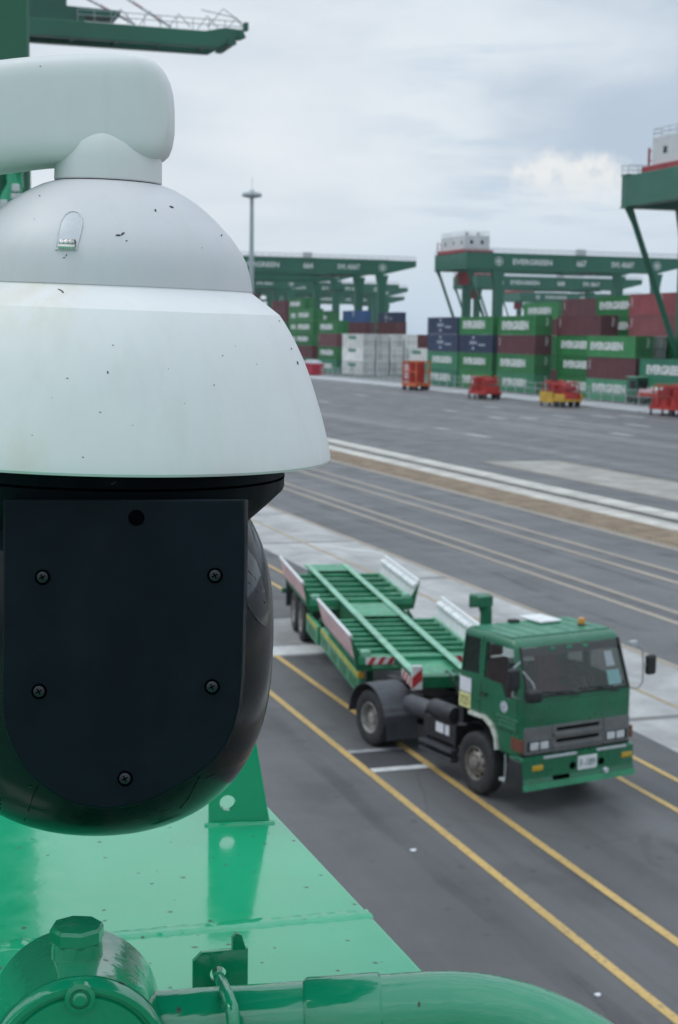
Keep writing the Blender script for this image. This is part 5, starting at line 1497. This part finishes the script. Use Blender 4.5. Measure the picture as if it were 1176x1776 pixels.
# ------------------------------------------------------------------ yard gantry cranes
def gantry(x, y, label, number='667', trolley_y=30, span=62.0, gauge=19.0, detail=True):
    t = thing('yard_gantry_crane', label, 'gantry crane', (x, y, 0), 0, 'green rail mounted yard cranes')
    ZT_, ZB = 28.0, 24.2
    for gx in (0, -gauge):
        b = MB(); b.prism([(gx - 1.5, 0, ZB), (gx - 1.5, 0, ZT_), (gx - 1.5, span, ZT_), (gx - 1.5, span, ZT_ - 1.5), (gx - 1.5, span - 9.5, ZB)], (1.5, 0, 0), .04, 1)
        gd = b.build('girder', 'crane_green', t)
        b = MB(); b.box((gx - 1.6, -.1, ZT_), (gx + .1, span + .1, ZT_ + .12)); b.box((gx - 1.6, -.1, ZB - .12), (gx + .1, span - 9.6, ZB)); b.build('girder_flange', 'crane_green', gd)
        b = MB()
        for xx in (gx - 1.45, gx - .05):
            for z in (.55, 1.1): b.tube([(xx, 0, ZT_ + .12 + z), (xx, span, ZT_ + .12 + z)], .045, 6)
            for k in range(31): b.bar((xx, span * k / 30, ZT_ + .1), (xx, span * k / 30, ZT_ + 1.22), .06, .06)
        b.build('handrail', 'rail_grey', gd)
        for yy in (7.0, span - 11.4):
            b = MB(); b.prism([(gx - 1.45, yy, ZB - .1), (gx - 1.45, yy + 3.4, ZB - .1), (gx - 1.45, yy + 2.7, ZB - 3.5), (gx - 1.45, yy + 2.6, 3.2), (gx - 1.45, yy + .6, 3.2), (gx - 1.45, yy + .6, ZB - 3.5)], (1.4, 0, 0), .04, 1)
            b.build('leg', 'crane_green', t)
            b = MB(); b.box((gx - 2.2, yy - .2, .45), (gx + .7, yy + 3.2, 1.7), .05, 1); bg_ = b.build('bogie', 'crane_red', t)
            for xx in (gx - 1.7, gx + .2):
                b = MB(); b.lathe([(.1, -.12), (.45, -.12), (.45, .12), (.1, .12)], 18, Matrix.Translation((xx, yy + 1.5, .45)) @ Matrix.Rotation(rad(90), 4, 'X')); b.build('rail_wheel', 'black_steel', bg_)
        for y0, y1 in ((.6, 7.6),):
            b = MB(); b.tube([(gx - .75, y0, ZB), (gx - .75, y0 + (y1 - y0) * .12, ZB - 1.9), (gx - .75, y1, 6.2)], [.5, .36, .36], 12); b.build('strut', 'crane_green', t)
    for yy in (7.0, span - 11.4):
        b = MB(); b.box((-gauge - 1.0, yy + .6, 1.7), (-.4, yy + 2.6, 3.25), .05, 1); b.build('sill_beam', 'crane_green', t)
    for yy, zb_ in ((0, ZB + .02), (span - 1.3, ZT_ - 1.4)):
        b = MB(); b.box((-gauge, yy, zb_), (-1.5, yy + 1.3, ZT_ - .05), .04, 1); b.build('end_tie', 'crane_green', t)
    # machine house over the near end
    b = MB(); b.box((-gauge - .9, .3, ZT_ + .13), (-2.6, 8.2, ZT_ + 1.0), .04, 1); b.build('house_deck', 'crane_red', t)
    b = MB(); b.box((-gauge + .1, 1.0, ZT_ + 1.0), (-3.6, 7.6, ZT_ + 4.4), .06, 1); mh = b.build('machine_house', 'house_white', t)
    for yy in (2.4, 5.2):
        b = MB(); b.box((-3.605, yy, ZT_ + 2.3), (-3.57, yy + .75, ZT_ + 3.2)); b.build('house_window', 'dark_window', mh)
    for xx in (-16.4, -11, -6):
        b = MB(); b.box((xx, .97, ZT_ + 2.3), (xx + .8, 1.01, ZT_ + 3.1)); b.build('house_window', 'dark_window', mh)
    b = MB()
    xa, xb, ya, yb, zr = -gauge + .2, -3.7, 1.1, 7.5, ZT_ + 4.4
    for z in (.5, 1.0): b.tube([(xa, ya, zr + z), (xb, ya, zr + z), (xb, yb, zr + z), (xa, yb, zr + z), (xa, ya, zr + z)], .045, 6)
    for k in range(10): b.bar((xa + (xb - xa) * k / 9, ya, zr), (xa + (xb - xa) * k / 9, ya, zr + 1.02), .06, .06)
    for k in range(5): b.bar((xb, ya + (yb - ya) * k / 4, zr), (xb, ya + (yb - ya) * k / 4, zr + 1.02), .06, .06)
    b.build('roof_rail', 'rail_grey', mh)
    for yy in (2.2, 5.2):
        b = MB(); b.lathe([(.55, 0), (.55, .7), (.3, .9), (.001, .95)], 14, Matrix.Translation((-5.2, yy, ZT_ + 4.4))); b.build('roof_fan', 'rail_grey', mh)
    b = MB()
    for z in (ZT_ + .75, ZT_ + 1.9, ZT_ + 3.0): b.tube([(-gauge - 1.0, .5, z), (-gauge - 1.0, 1.4, z), (-gauge - .1, 1.4, z)], .06, 6)
    b.bar((-gauge - 1.0, .5, ZT_ + .1), (-gauge - 1.0, .5, ZT_ + 3.4), .2, .2); b.bar((-gauge - 1.0, 1.4, ZT_ + .1), (-gauge - 1.0, 1.4, ZT_ + 3.4), .12, .12); b.build('ladder_frame', 'crane_red', t)
    b = MB()
    for z in (.6, 1.2): b.tube([(-1.5, .1, ZT_ + z), (0, .1, ZT_ + z)], .045, 6); b.tube([(0, .1, ZT_ + z), (0, 1.4, ZT_ + z)], .045, 6)
    b.build('end_rail', 'rail_grey', t)
    # trolley with its hoist frame
    b = MB(); b.box((-gauge + .6, trolley_y, ZB - .3), (-2.0, trolley_y + 7, ZB + .9), .1, 1); b.box((-gauge + 3, trolley_y + 1, ZB + .9), (-5, trolley_y + 6, ZB + 3.2), .1, 1); tr_ = b.build('trolley', 'boom_green', t)
    b = MB(); b.box((-gauge + 3.4, trolley_y + 2, 19.5), (-gauge + 15.5, trolley_y + 4.4, 20.3), .05, 1); b.build('spreader', 'boom_green', tr_)
    b = MB()
    for xx in (-gauge + 5, -gauge + 14):
        for yy in (trolley_y + 2.3, trolley_y + 4.1): b.tube([(xx, yy, 20.2), (xx, yy, ZB - .2)], .04, 5)
    b.build('hoist_rope', 'black_steel', tr_)
    b = MB(); b.box((-gauge + .2, 5.4, ZB - 3.4), (-gauge + 2.6, 8.0, ZB - .3), .1, 1); b.build('operator_cabin', 'crane_red', t)
    # lettering on the side facing the quay road
    def L_(body, w, h, yc, zc=26.1, bold=.03):
        o = add('lettering', shared(text_mesh(body, w, h, .01, bold), 'letter_white'), None, t); put(o, (.03, yc, zc), (0, 1, 0), (0, 0, 1)); return o
    L_('EVERGREEN', 10.6, 1.35, 17.6); L_(number, 2.7, 1.55, 31); L_('SWL 40/65T', 6.4, 1.4, 42.5)
    for yc in (8.6, 52.2):
        o = add('emblem', shared(EMB, 'letter_white'), None, t); put(o, (.03, yc, 26.1), (0, 1, 0), (0, 0, 1)); o.scale = (1.7, 1.7, 1.7)
    b = MB(); b.box((-.9, 29.6, ZT_ + .1), (-.1, 32.2, ZT_ + 1.7), .1, 1); b.build('cable_reel_box', 'house_white', t)
    return t
near = gantry(-139, 87.0, 'nearest green yard crane at the right edge with a white machine house', '670', 24)
gantry(-349, 149, 'green yard crane behind the navy containers with its lettered girder', '667', 34)
gantry(-399, 93.5, 'green yard crane right of the light mast, its girder end at mid frame', '664', 38)
gantry(-583, 158, 'smaller distant yard crane under the girder right of the light mast', '661', 46)
gantry(-478, 208, 'distant yard crane seen below the girder over the navy containers', '668', 30)
gantry(-760, 228, 'far pale yard crane in the gap over the white containers', '672', 20)
gantry(-900, 160, 'farthest yard crane, a thin line left of the blue container', '660', 30)
gantry(-690, 96, 'far yard crane beside the camera shield behind the green stacks', '658', 44)
gantry(-452, 98, 'yard crane just behind the one by the light mast', '663', 22)
gantry(-540, 110, 'third yard crane back in the tangle behind the light mast', '659', 40)
gantry(-620, 176, 'yard crane deep in the tangle over the blue container', '656', 18)
gantry(-640, 300, 'far yard crane behind the maroon stack on the right', '675', 30)
near.scale = (1, 1, .93)
for ch in near.children:
    n_ = ch.name.split('.')[0]
    if n_ in ('machine_house', 'house_deck'): ch.location = (.8, 1.4, 0)
    if n_ == 'ladder_frame': ch.location = (.4, 2.4, 0)
    if n_ in ('operator_cabin', 'roof_fan'): ch.location = (0, 4.0, 0)
# crane access tower and pale cabin at the foot of the nearest crane
b = MB(); b.box((-1.2, 5.2, 9.6), (.9, 9.2, 9.75)); b.box((-1.2, 5.2, 10.7), (-1.14, 9.2, 10.76)); b.box((.84, 5.2, 10.7), (.9, 9.2, 10.76)); b.build('leg_platform', 'crane_green', near)
b = MB(); b.box((.0, 5.2, 2.4), (1.8, 7.0, 4.4), .3, 3); b.build('pale_cabin', 'sticker_teal', near)
b = MB(); b.box((-.1, 5.8, 4.6), (.6, 6.9, 8.6), .05, 1); b.box((-.3, 4.4, 4.55), (.5, 5.8, 4.75)); b.build('red_post', 'gear_red', near)
b = MB(); b.tube([(-6, 6, 24), (-6, 6.3, 12)], .03, 5); b.build('hanging_cable', 'black_steel', near)

# ------------------------------------------------------------------ quay crane in the distance, upper left
q = thing('quay_crane', 'ship to shore crane boom reaching in from the upper left, green with railings', 'quay crane', (-170, 0, 0))
b = MB(); b.prism([(-1.2, -70, 40.6), (-1.2, 41, 40.6), (-1.2, 43.2, 41.1), (-1.2, 45.2, 41.0), (-1.2, 45.6, 40.2), (-1.2, 43.5, 39.5), (-1.2, 42.4, 38.9), (-1.2, -70, 38.5)], (1.2, 0, 0), .06, 1); b.build('boom_girder', 'crane_green', q)
b = MB(); b.prism([(-5.2, -70, 40.6), (-5.2, 41, 40.6), (-5.2, 43.2, 41.1), (-5.2, 45.2, 41.0), (-5.2, 45.6, 40.2), (-5.2, 43.5, 39.5), (-5.2, 42.4, 38.9), (-5.2, -70, 38.5)], (1.2, 0, 0), .06, 1); b.build('boom_girder', 'boom_green', q)
b = MB()
for k in range(20): b.bar((-4.2, -50 + 4.8 * k, 39.3), (-1.1, -50 + 4.8 * k, 39.3), .4, .5)
b.build('cross_tie', 'boom_green', q)
b = MB(); b.prism([(-4.6, -30, 41.5), (-4.6, 31.6, 41.5), (-4.6, 31.9, 42.2), (-4.6, 26, 42.3), (-4.6, 26, 45), (-4.6, -30, 45)], (3.6, 0, 0), .05, 1); b.box((-4.5, -30, 40.6), (-.6, 27.8, 41.5)); b.build('machinery_deck', 'boom_green', q)
b = MB()
for xx in (-.1,):
    for z in (.6, 1.15): b.tube([(xx, 27, 40.7 + z), (xx, 45, 40.7 + z)], .05, 6)
    for k in range(11): b.bar((xx, 27 + 1.8 * k, 40.6), (xx, 27 + 1.8 * k, 41.9), .07, .07)
for k in range(5):
    y = 30.5 + 3.2 * k; b.tube([(-.1, y, 40.7), (-.1, y + 1.1, 42.2), (-.1, y + 2.4, 40.9)], .06, 6)
b.tube([(-.1, 41.2, 41.0), (-.1, 43.0, 43.1), (-.1, 45.0, 41.8)], .06, 6); b.tube([(-.1, 40.5, 42.8), (-.1, 44.6, 42.2)], .06, 6)
b.build('walkway_rail', 'steel_galv', q)
for (y0, z0, y1, z1) in ((33.5, 41.0, 20.0, 47.0), (37.5, 41.0, 22.5, 49.2)):
    n = 14
    for k in range(n):
        a_, c_ = Vector((-1.6, y0, z0)).lerp(Vector((-1.6, y1, z1)), k / n), Vector((-1.6, y0, z0)).lerp(Vector((-1.6, y1, z1)), (k + 1) / n)
        b = MB(); b.tube([a_, c_], .16, 8); b.build('stay_segment', 'faded_pink' if k % 2 else 'sticker_white', q)
b = MB()
for z, y in ((39.9, 44.6), (40.9, 45.3)): b.box((-.6, y, z), (.25, y + .5, z + .9), .05, 1)
b.box((-5.4, 43.4, 39.2), (.2, 44.2, 40.0), .05, 1); b.build('boom_end_frame', 'boom_green', q)
for xx in (-8, 5):
    for yy in (-1.2, -31):
        b = MB(); b.box((xx - .9, yy, 1.2), (xx + .9, yy + 2.2, 52), .05, 1); b.build('portal_leg', 'crane_green', q)
        b = MB(); b.box((xx - 3, yy, .3), (xx + 3, yy + 2.0, 1.6), .05, 1); b.build('bogie', 'boom_green', q)
for yy in (-1.2, -31):
    b = MB(); b.box((-7.1, yy + .2, 36.4), (4.1, yy + 2.0, 38.4)); b.build('portal_beam', 'crane_green', q)
    b = MB(); b.box((-7.1, yy + .2, 6.2), (4.1, yy + 2.0, 8)); b.build('portal_beam', 'crane_green', q)

# ------------------------------------------------------------------ tall light mast
m_ = thing('light_mast', 'tall thin grey floodlight mast with a ring of lamps, left of centre', 'light mast', (-319, 87, 0))
b = MB(); b.lathe([(.75, 0), (.66, .3), (.62, 5), (.40, 36.2)], 20); b.build('mast_pole', 'pole_grey', m_)
b = MB(); b.lathe([(.3, 36.0), (.9, 36.1), (1.3, 36.5), (1.3, 36.7), (.9, 37.2), (.5, 37.7), (.1, 37.9)], 24); b.tube([(0, 0, 37.8), (0, 0, 40.3)], .05, 6); b.build('lamp_crown', 'pole_grey', m_)
b = MB()
for k in range(24): 
    t0, t1 = 2 * math.pi * k / 24, 2 * math.pi * (k + 1) / 24
    b.bar((1.35 * math.cos(t0), 1.35 * math.sin(t0), 36.6), (1.35 * math.cos(t1), 1.35 * math.sin(t1), 36.6), .12, .12)
b.build('lamp_ring', 'steel_galv', m_)
b = MB(); b.box((-.42, -.30, -.36), (.42, .30, .36), .06, 1); lm = b.mesh('floodlight')
for k in range(12):
    a_ = 2 * math.pi * k / 12
    o = kid('floodlight', lm, 'pole_grey', m_, (1.75 * math.cos(a_), 1.75 * math.sin(a_), 36.7)); o.rotation_euler = (rad(25), 0, a_ - math.pi / 2)

# ------------------------------------------------------------------ hazy harbour air
m, t, b_, out_ = new_mat('haze_air')
t.nodes.remove(b_)
pv = N(t, 'ShaderNodeVolumePrincipled'); pv.inputs['Color'].default_value = (.92, .97, 1, 1); pv.inputs['Density'].default_value = .00008; pv.inputs['Anisotropy'].default_value = .1
t.links.new(pv.outputs[0], out_.inputs['Volume'])
b = MB(); b.box((-3600, -400, -1), (500, 3100, 60))

tag(b.build('haze', 'haze_air'), None, kind='stuff')

# scraps lying on the near lane
for (px, py, sz, lab) in ((717, 1476, .055, 'small white scrap lying on the dark lane nearest the green beam'), (1037, 1727, .045, 'pale torn scrap on the asphalt near the bottom edge beside the yellow line')):
    g = at(px, py, 2, 0)
    t_ = MB(); t_.prism([(sz * math.cos(a_) * q_, sz * math.sin(a_) * q_, 0) for a_, q_ in ((0, 1), (.9, .7), (1.9, 1.1), (3.0, .8), (4.2, 1.0), (5.3, .75))], (0, 0, .02), .006, 1)
    o = t_.build('paper_scrap', 'sticker_white'); o.location = (g.x, g.y, .002); tag(o, lab, 'litter', 'scraps of litter on the lane')
